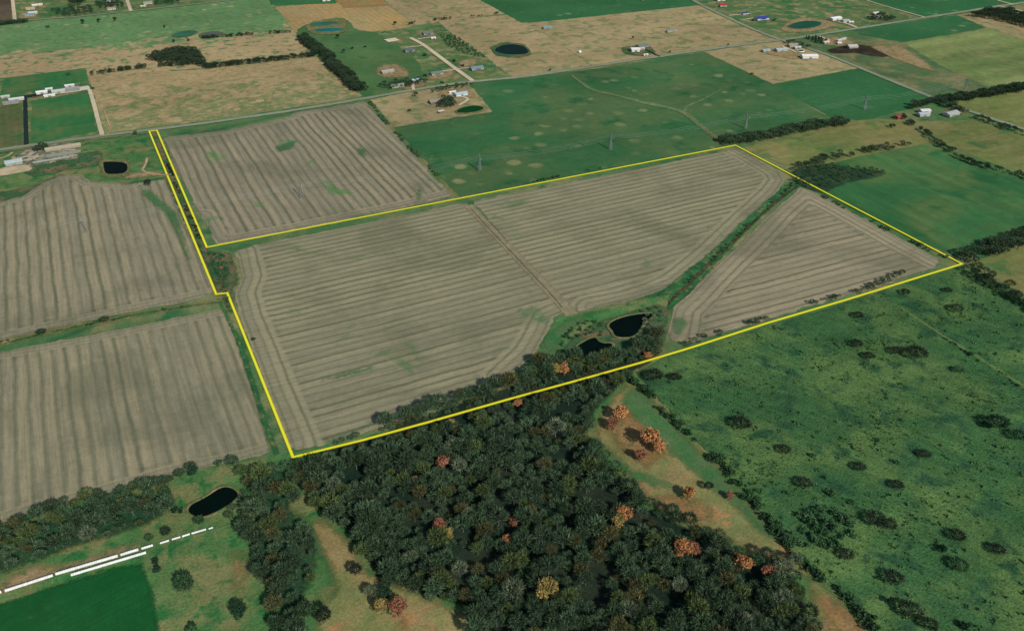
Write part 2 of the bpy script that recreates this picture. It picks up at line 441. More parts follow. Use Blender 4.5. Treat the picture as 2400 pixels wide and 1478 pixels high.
# far parcels, north to south
field('far_village_ground', [(-160, 66), (0, 55), (300, 27), (620, -6), (640, -60), (-220, -60)], 'house_green')
field('ploughed_field', [(-200, 72), (0, 56), (28, 52), (24, -30), (-200, -30)], 'brown_plough')
field('far_pasture', [(-220, 78), (0, 58), (300, 30), (530, 4), (627, -6), (697, 82), (742, 132), (480, 160), (206, 180), (0, 186), (-220, 205)], 'meadow_ul')
field('dry_pasture', [(207, 178), (480, 162), (742, 134), (770, 140), (852, 216), (840, 228), (540, 276), (246, 312)], 'tan_grass')
field('far_hay_field', [(627, -6), (632, 14), (648, 16), (790, 6), (886, 76), (830, 84), (700, 86)], 'tan_rows')
field('far_wheat_strip', [(600, -40), (628, 0), (634, 13), (700, 11), (790, 9), (780, -6), (740, -40)], 'green_dark')
field('russet_field', [(760, -30), (786, 0), (806, 20), (912, 14), (890, -10), (870, -30)], 'russet')
field('hay_field', [(806, 20), (912, 14), (972, 58), (960, 64), (880, 78), (820, 32)], 'tan_rows')
field('dry_field', [(870, -30), (912, 12), (974, 60), (1030, 52), (1205, 30), (1120, -2), (1090, -30)], 'tan_b')
field('paddock', [(697, 84), (880, 74), (905, 72), (940, 110), (985, 150), (1000, 208), (850, 226), (742, 134)], 'olive_green')
field('house_lots', [(880, 74), (985, 70), (1028, 50), (1072, 92), (1136, 132), (1200, 182), (1110, 192), (1000, 208), (985, 150), (930, 105)], 'house_green')
field('pond_meadow_field', [(690, 84), (700, 64), (750, 48), (800, 40), (822, 52), (830, 70), (885, 76), (760, 90)], 'olive_green', rnd=1)
field('dry_field_east', [(1030, 52), (1205, 33), (1262, 70), (1396, 160), (1205, 184), (1136, 132), (1072, 92)], 'tan_b')
field('far_green_field', [(1090, -30), (1120, -2), (1222, 54), (1258, 54), (1640, 12), (1600, -12), (1570, -30)], 'green_dark')
field('hay_field_east', [(1226, 56), (1640, 13), (1700, 42), (1760, 70), (1828, 95), (1650, 118), (1396, 158), (1262, 72)], 'tan_a')
field('far_green_east', [(1570, -30), (1600, -14), (1640, 11), (1760, 67), (1830, 94), (1900, 84), (2000, 69), (2170, 41), (2020, -2), (1960, -30)], 'house_green')
field('far_wheat_east', [(1960, -30), (2022, 0), (2168, 41), (2270, 27), (2400, 6), (2600, -26), (2500, -60)], 'green_dark')
field('wheat_block', [(2004, 72), (2170, 46), (2242, 36), (2312, 66), (2118, 99), (2020, 84)], 'green_dark')
field('dry_strip', [(2242, 36), (2330, 22), (2480, 60), (2600, 110), (2420, 100), (2312, 64)], 'tan_b')
field('striped_hay', [(2118, 100), (2312, 68), (2400, 97), (2600, 150), (2560, 240), (2340, 215), (2200, 152)], 'olive_lines')
field('grazed_field', [(1836, 96), (1935, 84), (2010, 84), (2118, 101), (2200, 152), (2344, 216), (2210, 240), (2100, 194), (1930, 124)], 'grey_grass')
field('corner_pasture', [(1650, 122), (1780, 102), (1832, 98), (1930, 126), (2012, 160), (1812, 197)], 'tan_a')
field('wheat_corner', [(1812, 198), (2012, 161), (2200, 238), (2170, 246), (2020, 284), (1948, 276)], 'green_dark')
field('wheat_big', [(1104, 196), (1210, 186), (1396, 162), (1650, 122), (1812, 198), (1952, 282), (1690, 334), (1722, 341), (1400, 402), (1078, 462), (920, 297), (1152, 264)], 'green_field')
field('farm_yard_ground', [(868, 234), (960, 216), (1100, 198), (1154, 262), (924, 298)], 'tan_a')
field('road_field_east', [(2215, 243), (2400, 208), (2620, 200), (2700, 420), (2500, 344), (2400, 303)], 'olive')
field('small_hay', [(2130, 286), (2280, 282), (2360, 305), (2290, 328), (2210, 336)], 'olive')
field('hay_right', [(2215, 338), (2400, 305), (2520, 350), (2600, 470), (2400, 414)], 'olive')
field('olive_field', [(1732, 348), (1868, 312), (1990, 284), (2110, 278), (2190, 332), (2090, 352), (1875, 398)], 'olive')
field('wheat_right', [(1880, 432), (1900, 392), (2090, 352), (2196, 336), (2250, 378), (2400, 424), (2560, 470), (2520, 540), (2400, 548), (2240, 600), (2130, 555)], 'green_right')
field('olive_edge', [(2270, 618), (2400, 574), (2560, 530), (2700, 700), (2400, 690)], 'olive')

# school-like compound on the left
field('compound_lawn', [(-120, 195), (0, 184), (200, 160), (243, 312), (0, 347), (-120, 362)], 'house_green')
field('lawn_back', [(10, 184), (199, 160), (207, 188), (140, 205), (0, 226)], 'lawn')
field('lawn_main', [(74, 238), (206, 215), (228, 308), (112, 332), (72, 336)], 'lawn')
field('lawn_west', [(-100, 262), (0, 250), (52, 244), (56, 338), (0, 346), (-100, 358)], 'lawn_brown')

# belt south of the road on the left
field('road_margin', [(-120, 372), (0, 356), (240, 324), (352, 310), (505, 690), (520, 705), (380, 460), (300, 440), (-120, 520)], 'scrub_floor', step=8)
field('rough_belt', [(-120, 380), (0, 362), (200, 332), (350, 316), (390, 415), (250, 432), (140, 408), (60, 440), (-120, 470)], 'meadow_low', step=12)

# harvested fields; head = the sides along which the machines turned
field('crop_field_upper', [(380, 322), (470, 312), (530, 306), (600, 290), (680, 272), (700, 262), (858, 240), (900, 288), (960, 350), (1010, 410), (1064, 459), (950, 488), (700, 540), (506, 577), (490, 540), (450, 470), (410, 390)], 'crop_upper', step=6, bstep=7,
      head=[[(380, 322), (470, 312), (530, 306), (600, 290), (680, 272), (700, 262), (858, 240)], [(1062, 455), (950, 484), (700, 536), (508, 573)], [(508, 573), (490, 540), (470, 505)]])
field('crop_field_main', [(552, 587), (640, 566), (1000, 494), (1094, 475), (1130, 514), (1200, 594), (1322, 735), (1300, 745), (1284, 782), (1255, 830), (1196, 884), (1100, 920), (1000, 960), (900, 1002), (800, 1034), (696, 1058), (676, 1050), (600, 850), (562, 752), (548, 692), (566, 650)], 'crop_main', step=6, bstep=7,
      head=[[(552, 592), (566, 650), (548, 692), (562, 752), (600, 850), (676, 1050)], [(1322, 735), (1300, 745), (1284, 782), (1255, 830), (1196, 884)]])
field('crop_field_north', [(1108, 472), (1300, 434), (1500, 395), (1700, 354), (1728, 347), (1762, 364), (1830, 404), (1842, 424), (1820, 455), (1750, 520), (1690, 580), (1640, 625), (1590, 662), (1530, 690), (1470, 708), (1400, 722), (1345, 735), (1300, 690), (1200, 582)], 'crop_main', step=6, bstep=7,
      head=[[(1728, 350), (1762, 366), (1830, 406), (1842, 424), (1820, 455), (1750, 520), (1690, 580), (1640, 625), (1590, 662), (1530, 690), (1470, 708), (1400, 722)]])
field('crop_field_southeast', [(1880, 436), (1920, 456), (2050, 526), (2150, 580), (2212, 612), (2180, 632), (2050, 674), (1900, 719), (1750, 765), (1612, 807), (1572, 800), (1562, 780), (1576, 720), (1610, 690), (1660, 640), (1730, 575), (1800, 505)], 'crop_se', step=6, bstep=7,
      head=[[(1880, 436), (1920, 456), (2050, 526), (2150, 580), (2212, 612)], [(1562, 780), (1576, 720), (1610, 690), (1660, 640), (1730, 575), (1800, 505), (1880, 436)]])
field('crop_field_west', [(-130, 492), (0, 474), (50, 462), (95, 432), (140, 412), (190, 408), (215, 425), (300, 432), (388, 420), (420, 490), (505, 682), (470, 700), (300, 733), (120, 772), (0, 800), (-130, 834)], 'crop_left', step=6, bstep=7,
      head=[[(-130, 492), (0, 474), (50, 462), (95, 432), (140, 412), (190, 408), (215, 425), (300, 432)], [(505, 690), (300, 733), (120, 772), (0, 800), (-130, 834)]])
field('crop_field_southwest', [(-160, 862), (0, 824), (300, 768), (520, 722), (545, 770), (595, 920), (636, 1060), (560, 1082), (420, 1110), (250, 1158), (0, 1228), (-160, 1270)], 'crop_low', step=6, bstep=7,
      head=[[(-160, 862), (0, 824), (300, 768), (520, 722)], [(636, 1060), (560, 1082), (420, 1110), (250, 1158), (0, 1228), (-160, 1270)]])

# margins, ditches, tracks
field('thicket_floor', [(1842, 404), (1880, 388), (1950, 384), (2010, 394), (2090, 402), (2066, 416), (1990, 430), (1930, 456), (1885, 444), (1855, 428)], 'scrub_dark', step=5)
field('weed_floor', [(40, 400), (120, 372), (240, 352), (245, 388), (150, 402), (80, 418)], 'scrub_floor', step=5)
field('field_margin', [(488, 590), (545, 592), (562, 650), (545, 690), (556, 740), (538, 740), (500, 660)], 'scrub_floor', step=4, bstep=5)
ribbon('dry_margin', [(862, 236), (900, 280), (960, 342), (1010, 398), (1066, 456)], [4, 6, 7, 8, 9], M['tan_patch'], Z(), .8, 5)
ribbon('grass_margin', [(512, 700), (560, 800), (590, 890), (620, 990), (650, 1066)], [5, 6, 6.5, 7, 7], M['grass_strip'], Z(), .6, 5)
ribbon('ditch_bank', [(-160, 838), (0, 806), (130, 774), (300, 742), (420, 720), (520, 705)], [15, 16, 17, 16, 14, 10], M['tan_patch'], Z(), .6, 6)
ribbon('ditch', [(-160, 838), (0, 808), (130, 775), (300, 742), (420, 720), (520, 707)], [5, 6, 7, 6.5, 6, 4], M['grass_strip'], Z(), .9, 5)
ribbon('strip_lane', [(360, 310), (400, 410), (450, 520), (500, 640), (520, 692)], 11, M['scrub_floor'], Z(), .5, 6)
ribbon('creek_grass', [(1860, 428), (1810, 470), (1740, 535), (1690, 588), (1640, 632), (1580, 690), (1540, 720)], [12, 13, 14, 15, 18, 26, 26], M['grass_strip'], Z(), .8, 5)
ribbon('creek_bed', [(1870, 436), (1815, 476), (1745, 540), (1690, 592), (1640, 640), (1590, 690), (1552, 722)], 5.0, ground_mat('creek_bed', alb('3A3A2A'), alb('5A4A36'), alb('24402A'), .06, .5, .1, .55, seed=41, feather=1.6), Z(), .5, 4)
ribbon('field_track', [(1098, 482), (1130, 516), (1200, 590), (1300, 694), (1340, 738)], [15, 14, 15, 17], ground_mat('track_soil', alb('90876A'), alb('877F64'), alb('968A6C'), .05, .5, .1, .6, seed=42, feather=4, amax=.85), Z(), .4, 5)
ribbon('track_rut', [(1104, 490), (1140, 530), (1205, 598), (1296, 694), (1318, 722)], 2.0, ground_mat('track_rut', alb('5C5842'), alb('666048'), None, .06, .5, .1, seed=43, feather=.9, amax=.75), Z(), .2, 4)
field('pond_grass', [(1345, 738), (1440, 718), (1530, 698), (1570, 690), (1558, 730), (1560, 800), (1500, 850), (1300, 905), (1200, 912), (1190, 885), (1250, 835), (1285, 785), (1300, 750)], 'meadow_low', step=6)
field('pond_green', [(1345, 738), (1450, 716), (1500, 705), (1470, 722), (1380, 745), (1320, 800), (1280, 850), (1220, 890), (1196, 884), (1255, 830), (1290, 770)], 'green_patch', step=5)
field('pond_scrub', [(1380, 760), (1460, 735), (1545, 712), (1572, 720), (1562, 790), (1545, 835), (1440, 868), (1300, 905), (1240, 900), (1290, 850), (1330, 800)], 'scrub_floor', step=5)

# southern half
field('near_pasture', [(1490, 872), (1560, 838), (1740, 782), (1990, 706), (2256, 622), (2420, 715), (2620, 830), (2760, 1120), (2700, 1640), (2140, 1640), (2040, 1470), (1960, 1378), (1860, 1290), (1770, 1180), (1690, 1092), (1600, 1000)], 'near_pasture', step=16)
field('south_meadow', [(-300, 1300), (0, 1228), (420, 1112), (690, 1062), (1000, 985), (1480, 868), (1600, 1000), (1770, 1180), (1960, 1378), (2060, 1500), (2140, 1640), (-300, 1640)], 'meadow_low', step=14)
field('clearing', [(1400, 970), (1470, 884), (1500, 900), (1600, 1010), (1700, 1105), (1850, 1275), (2050, 1480), (2080, 1560), (1910, 1560), (1880, 1360), (1700, 1270), (1520, 1190), (1455, 1095), (1385, 1030)], 'tan_patch', step=7)
field('clearing_grass', [(1478, 896), (1520, 925), (1600, 1015), (1700, 1110), (1800, 1225), (1850, 1285), (1790, 1262), (1690, 1170), (1590, 1085), (1500, 1000), (1440, 960)], 'green_patch', step=5)
field('clearing_grass', [(1440, 1075), (1500, 1100), (1580, 1130), (1640, 1150), (1560, 1150), (1480, 1130)], 'green_patch', step=5)
field('oak_litter', [(1500, 1160), (1560, 1150), (1640, 1160), (1690, 1200), (1680, 1235), (1600, 1235), (1530, 1200)], 'orange_litter', step=5)
field('oak_litter_south', [(1890, 1370), (1940, 1380), (2010, 1440), (2060, 1500), (1990, 1540), (1920, 1480)], 'orange_litter', step=5)
field('oak_litter_north', [(1400, 990), (1470, 940), (1520, 1000), (1580, 1060), (1520, 1110), (1440, 1060)], 'orange_litter', step=6)
WOOD_MAIN = [(690, 1082), (760, 1052), (900, 1012), (975, 965), (1010, 972), (1090, 935), (1180, 908), (1260, 862), (1330, 850), (1400, 856), (1450, 848), (1500, 820), (1545, 790), (1550, 830), (1480, 880), (1400, 965), (1375, 1030), (1440, 1095), (1505, 1180), (1640, 1245), (1760, 1300), (1870, 1350), (1905, 1480), (1920, 1560), (1120, 1560), (1110, 1440), (1010, 1400), (900, 1390), (850, 1310), (800, 1240), (740, 1200), (705, 1140)]
WOOD_WEST = [(-60, 1262), (0, 1240), (120, 1205), (260, 1168), (340, 1150), (400, 1160), (405, 1200), (350, 1235), (300, 1250), (170, 1290), (60, 1330), (0, 1350), (-60, 1370)]
WOOD_MID = [(560, 1120), (640, 1096), (690, 1100), (700, 1150), (690, 1190), (740, 1260), (750, 1330), (720, 1400), (715, 1560), (640, 1560), (640, 1420), (590, 1330), (570, 1260), (600, 1200), (575, 1160)]
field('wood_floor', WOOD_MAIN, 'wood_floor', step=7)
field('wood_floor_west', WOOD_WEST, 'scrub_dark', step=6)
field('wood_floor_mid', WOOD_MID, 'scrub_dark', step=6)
field('wood_glade', [(700, 1145), (730, 1215), (770, 1210), (830, 1270), (870, 1340), (980, 1380), (1110, 1440), (1125, 1560), (720, 1560), (740, 1420), (780, 1380), (740, 1290), (700, 1200)], 'tan_patch', step=5)
field('glade_grass', [(705, 1190), (740, 1230), (775, 1300), (800, 1390), (770, 1420), (760, 1340), (725, 1270)], 'green_patch', step=4)
field('glade_litter', [(930, 1420), (965, 1425), (975, 1470), (950, 1520), (920, 1470)], 'orange_litter', step=4)
field('dirt_bank', [(-60, 1400), (0, 1360), (60, 1325), (180, 1310), (260, 1280), (340, 1262), (352, 1290), (280, 1312), (130, 1355), (0, 1398), (-60, 1420)], 'dirt_patch', step=5)
field('wheat_field_southwest', [(-120, 1450), (0, 1412), (130, 1368), (300, 1322), (340, 1318), (362, 1380), (382, 1480), (390, 1580), (-140, 1580)], 'winter_wheat', step=6)
field('dirt_corner', [(290, 1318), (345, 1298), (365, 1320), (372, 1400), (352, 1370), (335, 1322)], 'dirt_patch', step=4)
field('wheat_bare_spot', [(56, 1450), (70, 1440), (90, 1442), (80, 1452), (62, 1456)], 'dirt_patch', step=2, bstep=2)
field('meadow_dry', [(520, 1290), (570, 1280), (590, 1350), (570, 1410), (530, 1380), (540, 1330)], 'tan_patch', step=5)

ribbon('pasture_track', [(2110, 722), (2180, 768), (2250, 812), (2330, 862), (2420, 918)], [5, 6, 6, 6], M['meadow_track'], Z(), .6, 6)
field('pasture_scar', [(2160, 1192), (2176, 1172), (2205, 1160), (2234, 1152), (2236, 1157), (2208, 1168), (2186, 1182), (2172, 1196)], 'dirt_patch', step=2, bstep=3)

# bare soil round houses and on paths
for i, (nm, pts, mt) in enumerate([
    ('house_yard', [(876, 166), (890, 152), (930, 150), (962, 165), (965, 182), (905, 186), (880, 178)], 'dirt_patch'),
    ('house_yard', [(905, 96), (940, 88), (955, 98), (930, 103), (890, 100)], 'dirt_patch'),
    ('house_yard', [(970, 78), (1000, 72), (1030, 80), (1026, 90), (985, 86)], 'dirt_patch'),
    ('house_yard', [(948, 118), (975, 112), (984, 122), (955, 128)], 'dirt_patch'),
    ('house_yard', [(1000, 175), (1050, 160), (1075, 168), (1060, 182), (1000, 192)], 'dirt_patch'),
    ('house_yard', [(1070, 145), (1110, 136), (1125, 150), (1075, 165)], 'dirt_patch'),
    ('house_yard', [(930, 208), (970, 190), (1000, 186), (1005, 202), (950, 214)], 'dirt_patch'),
    ('farm_yard', [(1018, 222), (1050, 210), (1100, 205), (1125, 232), (1060, 232), (1030, 232)], 'dirt_patch'),
    ('farm_yard', [(1780, 118), (1830, 118), (1900, 128), (1915, 138), (1850, 140), (1800, 130)], 'dirt_patch'),
    ('farm_yard', [(1925, 92), (1960, 86), (2010, 100), (1990, 112), (1930, 108)], 'dirt_patch'),
    ('feedlot', [(1930, 118), (1970, 108), (2010, 104), (2060, 110), (2100, 122), (2106, 133), (2060, 137), (2005, 126), (1950, 128)], 'muck'),
    ('farm_yard', [(2030, 108), (2110, 106), (2180, 150), (2200, 172), (2150, 160), (2090, 138)], 'dirt_patch'),
    ('red_yard', [(2195, 262), (2230, 252), (2290, 262), (2250, 274), (2200, 272)], 'orange_litter'),
    ('yard_rubble', [(60, 352), (120, 338), (184, 335), (186, 372), (120, 384), (60, 392), (20, 372)], 'rubble'),
    ('yard_pale', [(-20, 402), (30, 388), (76, 386), (80, 400), (40, 408), (-20, 418)], 'pale_yard'),
    ('barn_yard', [(1455, 112), (1520, 104), (1540, 124), (1500, 134), (1460, 128)], 'scrub_floor'),
    ('village_yard', [(42, 30), (95, 22), (90, 44), (40, 46)], 'dirt_patch'),
    ('village_yard', [(40, 16), (90, 12), (95, 24), (42, 26)], 'tan_patch'),
    ('village_yard', [(100, 18), (170, 14), (180, 30), (120, 42)], 'green_patch'),
    ('pond_soil', [(1822, 70), (1850, 46), (1900, 42), (1950, 50), (1970, 62), (1900, 77), (1850, 79)], 'dirt_patch'),
    ('pond_soil', [(1145, 112), (1180, 98), (1230, 104), (1250, 130), (1215, 138), (1160, 132)], 'scrub_floor'),
    ('pond_soil', [(714, 62), (735, 50), (800, 46), (818, 50), (812, 66), (820, 72), (790, 82), (740, 82), (720, 74)], 'bank'),
    ('pond_soil', [(228, 376), (300, 372), (312, 410), (280, 420), (236, 416)], 'bank'),
    ('pond_soil', [(425, 1200), (470, 1165), (520, 1136), (555, 1138), (540, 1150), (480, 1180), (440, 1222)], 'dirt_patch'),
    ('pond_soil', [(1060, 262), (1085, 250), (1140, 246), (1146, 258), (1120, 268), (1070, 272)], 'dirt_patch'),
    ('pond_soil', [(1325, 832), (1345, 805), (1385, 785), (1400, 795), (1355, 825), (1340, 845)], 'dirt_patch'),
    ('sand_spur', [(300, 408), (350, 398), (388, 404), (392, 412), (330, 420), (270, 424)], 'dirt_patch'),
    ('green_regrowth', [(330, 425), (420, 500), (440, 560), (455, 640), (470, 680), (440, 640), (415, 560), (380, 500), (330, 460)], 'green_patch'),
    ('green_regrowth', [(440, 320), (560, 296), (680, 268), (690, 262), (560, 286), (440, 312)], 'green_patch'),
    ('green_regrowth', [(975, 445), (995, 438), (990, 470), (970, 478)], 'green_patch'),
    ('green_regrowth', [(640, 345), (700, 325), (690, 350), (650, 360)], 'green_patch'),
    ('green_regrowth', [(830, 345), (860, 350), (862, 372), (838, 366)], 'green_patch'),
    ('green_regrowth', [(478, 510), (498, 520), (500, 552), (485, 550)], 'green_patch'),
    ('green_regrowth', [(820, 508), (900, 492), (935, 490), (880, 506), (825, 518)], 'green_patch'),
    ('green_regrowth', [(750, 885), (850, 860), (905, 850), (880, 870), (800, 890), (740, 900)], 'green_patch'),
    ('green_regrowth', [(750, 1030), (850, 995), (910, 965), (900, 985), (820, 1030), (760, 1045)], 'green_patch'),
    ('green_regrowth', [(1572, 745), (1600, 740), (1620, 760), (1600, 785), (1572, 790)], 'green_patch'),
]):
    field(nm, pts, mt, step=5 if pts[0][1] > 300 else 12, bstep=5, jit=.5)

ribbon('waterway', [(1338, 176), (1368, 200), (1392, 214), (1440, 224), (1500, 240), (1560, 252), (1600, 262), (1622, 280), (1645, 298), (1668, 316), (1690, 334)], [7, 9, 10, 10, 11, 13, 16, 12, 11, 10, 11], M['waterway'], Z(), .8, 6)
ribbon('waterway', [(1604, 262), (1606, 252), (1630, 242), (1664, 226), (1690, 210)], [9, 7, 6, 5, 4], M['waterway'], Z(), .6, 6)
ribbon('waterway_bed', [(1608, 266), (1630, 286), (1650, 302), (1672, 320), (1690, 333)], [2, 3, 4, 6], M['waterway_bed'], Z(), .5, 5)
for pts in ([(1030, 300), (1200, 272), (1342, 251), (1500, 228), (1700, 196)], [(1000, 424), (1124, 402), (1430, 352), (1747, 303), (2025, 258), (2150, 238)]):
    ribbon('wire_path', pts, 3.0, M['wire_path'], Z(), .4, 9)
# ------------------------------------------------------------------ roads
def road(name, px, w, mat, verge=3.2):
    if verge: ribbon(name + '_verge', px, w + 2 * verge, M['verge'], Z(), .5, 9)
    return ribbon(name, px, w, M[mat], Z(), .0, 10)
MAIN = [(-260, 388), (-120, 369), (0, 352), (110, 337), (240, 319), (400, 300), (530, 283), (700, 258), (850, 233), (960, 213), (1060, 198), (1110, 192), (1200, 184), (1300, 171), (1340, 165), (1390, 157), (1450, 147), (1530, 136), (1650, 118), (1780, 101), (1830, 95), (1900, 85), (2000, 69), (2060, 60), (2170, 42), (2270, 27), (2330, 17), (2400, 7), (2560, -18)]
road('main_road', MAIN, 8.0, 'asphalt_old')
road('cross_road', [(1560, -36), (1600, -14), (1640, 11), (1700, 40), (1760, 68), (1830, 95), (1930, 125), (2010, 158), (2100, 195), (2200, 236), (2300, 271), (2400, 304), (2560, 352)], 7.2, 'asphalt_old')
road('village_road', [(-180, 68), (0, 54), (40, 51), (100, 46), (200, 39), (310, 27), (430, 14), (530, 3), (680, -14)], 6.0, 'asphalt_old', 2.0)
road('village_street', [(35, 50), (34, 36), (31, 12), (30, 0), (28, -20)], 7.0, 'gravel', 0)
road('village_lane', [(307, 27), (300, 8), (295, -12)], 7.0, 'gravel', 0)
road('gravel_lane', [(962, 90), (990, 104), (1030, 134), (1070, 164), (1108, 191)], 8.0, 'gravel', 1.5)
road('section_lane', [(1985, -16), (2030, 2), (2100, 23), (2168, 42)], 4.0, 'gravel', 0)
road('corner_lane', [(2300, -20), (2335, 2), (2376, 12)], 5.0, 'gravel', 0)
road('corner_drive', [(2340, 16), (2370, 20), (2440, 40)], 5.0, 'gravel', 0)
for nm, pts, w, mt in [
    ('driveway', [(62, 340), (61, 300), (60, 260), (59, 229)], 6.0, 'asphalt_new'),
    ('driveway', [(57, 228), (80, 225), (105, 221)], 14.0, 'asphalt_new'),
    ('driveway', [(240, 318), (232, 290), (222, 250), (211, 213), (208, 207)], 6.0, 'gravel'),
    ('driveway', [(186, 210), (200, 208), (211, 206)], 22.0, 'concrete'),
    ('driveway', [(125, 222), (160, 218), (190, 214)], 5.0, 'concrete'),
    ('driveway', [(1010, 171), (1040, 168), (1062, 165), (1105, 159)], 4.2, 'concrete'),
    ('driveway', [(950, 113), (970, 111), (989, 109)], 4.2, 'concrete'),
    ('driveway', [(979, 93), (1000, 90), (1022, 87)], 4.2, 'concrete'),
    ('driveway', [(970, 212), (967, 204), (968, 197)], 5.0, 'gravel'),
    ('driveway', [(1050, 222), (1085, 228), (1100, 234), (1080, 246), (1075, 248)], 5.0, 'gravel'),
    ('driveway', [(1708, 38), (1740, 35), (1760, 34)], 4.5, 'concrete'),
    ('driveway', [(1740, 48), (1765, 44), (1780, 44)], 4.5, 'concrete'),
    ('driveway', [(2008, 66), (1990, 58), (1965, 52)], 8.0, 'gravel'),
    ('driveway', [(1918, 85), (1930, 90), (1945, 96)], 5.0, 'gravel'),
    ('driveway', [(1832, 110), (1850, 117), (1868, 125)], 5.0, 'gravel'),
    ('driveway', [(1546, 134), (1530, 126), (1512, 117)], 3.5, 'asphalt_new'),
    ('farm_track', [(345, 372), (342, 388), (330, 404), (385, 414), (410, 408)], 4.5, 'dirt_fine'),
    ('farm_track', [(-60, 382), (0, 375), (22, 366), (30, 358)], 5.0, 'dirt_fine'),
    ('farm_track', [(240, 322), (250, 318), (262, 308), (245, 262)], 3.0, 'dirt_fine'),
]:
    ribbon(nm, pts, w, M[mt], Z(), .15, 6)

# ------------------------------------------------------------------ ponds
def water_mat(name, col):
    N = NT(name)
    k = N.step(N.noise(N.pos(), .03, 3), .25, .75, .8, 1.2)
    return N.finish(N.scale(col, k), .5, .02, None, (N.noise(N.pos(), .8, 3), .05, .1))
WATER = {'black': water_mat('water_black', alb('04120E', 1)), 'green': water_mat('water_green', alb('063F16', .9)),
         'teal': water_mat('water_teal', alb('1E5440', .9)), 'blue': water_mat('water_blue', alb('1C6A68', .9)),
         'algae': water_mat('water_algae', alb('336A50', .9)), 'grey': water_mat('water_grey', alb('5B6256', .9)), 'dark': water_mat('water_dark', alb('0C2420', 1))}
def pond(px, wm, label, bank=1.1, bankmat='bank'):
    poly = smooth_closed(PP(px), 2)
    poly = resample(poly, 3.0, True, .18, len(px))
    n = len(poly); c = poly.mean(0)
    z0 = Z()
    root = link('pond', None, None, (c[0], c[1], 0)); tag(root, kind='structure')
    w = new_mesh('water', [(p[0] - c[0], p[1] - c[1], z0 + .05) for p in poly], [list(range(n))], WATER[wm])
    if w.polygons[0].normal.z < 0: w.flip_normals()
    link('water', w, root)
    # low earth bank round the water
    d = np.roll(poly, -1, 0) - np.roll(poly, 1, 0); nm = np.stack([d[:, 1], -d[:, 0]], 1) / np.hypot(*d.T)[:, None]
    area = .5 * np.sum(poly[:, 0] * np.roll(poly[:, 1], -1) - np.roll(poly[:, 0], -1) * poly[:, 1])
    if area < 0: nm = -nm
    rings = [(-.4, z0 + .02), (bank * .45, z0 + .45), (bank, z0 + .40), (bank * 2.1, z0 - .05)]
    V = [(*(p + nm[i] * o - c), z) for o, z in rings for i, p in enumerate(poly)]
    F = [(a * n + i, a * n + (i + 1) % n, (a + 1) * n + (i + 1) % n, (a + 1) * n + i) for a in range(3) for i in range(n)]
    b = new_mesh('bank', V, F, M[bankmat], {'edge': [9.0] * len(V)}, True)
    if b.polygons[0].normal.z < 0: b.flip_normals()
    link('bank', b, root)
    root['label'] = label
    return root
pond([(1424, 766), (1435, 754), (1462, 744), (1500, 737), (1534, 736), (1525, 747), (1510, 756), (1500, 774), (1487, 790), (1460, 794), (1440, 790), (1435, 777)], 'black', 'black pond at the end of the creek, the upper of two')
pond([(1337, 830), (1352, 812), (1382, 795), (1397, 792), (1402, 802), (1417, 807), (1435, 805), (1437, 820), (1420, 837), (1380, 850), (1350, 845)], 'black', 'black pond against the wood, the lower of two')
pond([(440, 1195), (450, 1183), (482, 1168), (515, 1145), (537, 1142), (560, 1155), (557, 1170), (525, 1193), (495, 1208), (470, 1215), (445, 1208)], 'black', 'long black pond in the meadow west of the wood')
pond([(241, 383), (250, 380), (297, 382), (301, 395), (295, 408), (270, 411), (247, 410), (243, 395)], 'black', 'square black pond by the sandy track')
pond([(1069, 261), (1085, 253), (1110, 249), (1130, 251), (1135, 257), (1120, 263), (1095, 267), (1072, 267)], 'green', 'oval dark green pond beside the farmyard')
pond([(1157, 118), (1175, 107), (1210, 105), (1232, 112), (1240, 125), (1228, 130), (1190, 130), (1165, 125)], 'dark', 'dark pond in dry pasture north of the road', 2.0, 'scrub_floor')
pond([(1845, 62), (1870, 53), (1900, 50), (1922, 53), (1926, 60), (1900, 68), (1868, 70), (1850, 67)], 'teal', 'teal pond near the crossroads')
pond([(722, 60), (735, 54), (780, 51), (797, 54), (775, 61), (735, 64)], 'algae', 'green pond, upper of the far pair', 1.2)
pond([(731, 71), (760, 68), (795, 67), (812, 70), (790, 76), (750, 77)], 'blue', 'blue-green pond, lower of the far pair', 1.2)
pond([(400, 86), (420, 77), (450, 72), (462, 75), (455, 82), (430, 89)], 'algae', 'green pond in the far pasture', 1.2, 'scrub_floor')
pond([(465, 85), (480, 78), (505, 75), (525, 79), (515, 88), (480, 91)], 'grey', 'grey silted pond in the far pasture', 1.2, 'scrub_floor')

# ------------------------------------------------------------------ yellow boundary line laid on the ground
N_ = NT('boundary_yellow')
ce = N_.step(N_.attr('edge'), 0.0, .9)
ymat = N_.finish(N_.mix(ce, (.55, .50, .008), (.90, .84, .03)), .6, .2)
LINE = [(350, 309), (368, 307), (485, 581), (1100, 462), (1723, 342), (2000, 487), (2254, 620), (1990, 702), (1800, 758), (1620, 816), (1500, 852), (1350, 894), (1200, 935), (1000, 992), (850, 1033), (687, 1073), (610, 880), (533, 688), (507, 691), (430, 504)]
LINE_M = PP(LINE)
o = ribbon('boundary_line', LINE_M, 2.5, ymat, 1.1, raw=True, closed=True, kind=None,
           label='bright yellow line enclosing the harvested field and its narrow access strip', cat='boundary line')
o.modifiers.new('thickness', 'SOLIDIFY').thickness = .25
SOUTH_LINE = PP([(2254, 620), (1990, 702), (1800, 758), (1620, 816), (1500, 852), (1350, 894), (1200, 935), (1000, 992), (850, 1033), (687, 1073)])

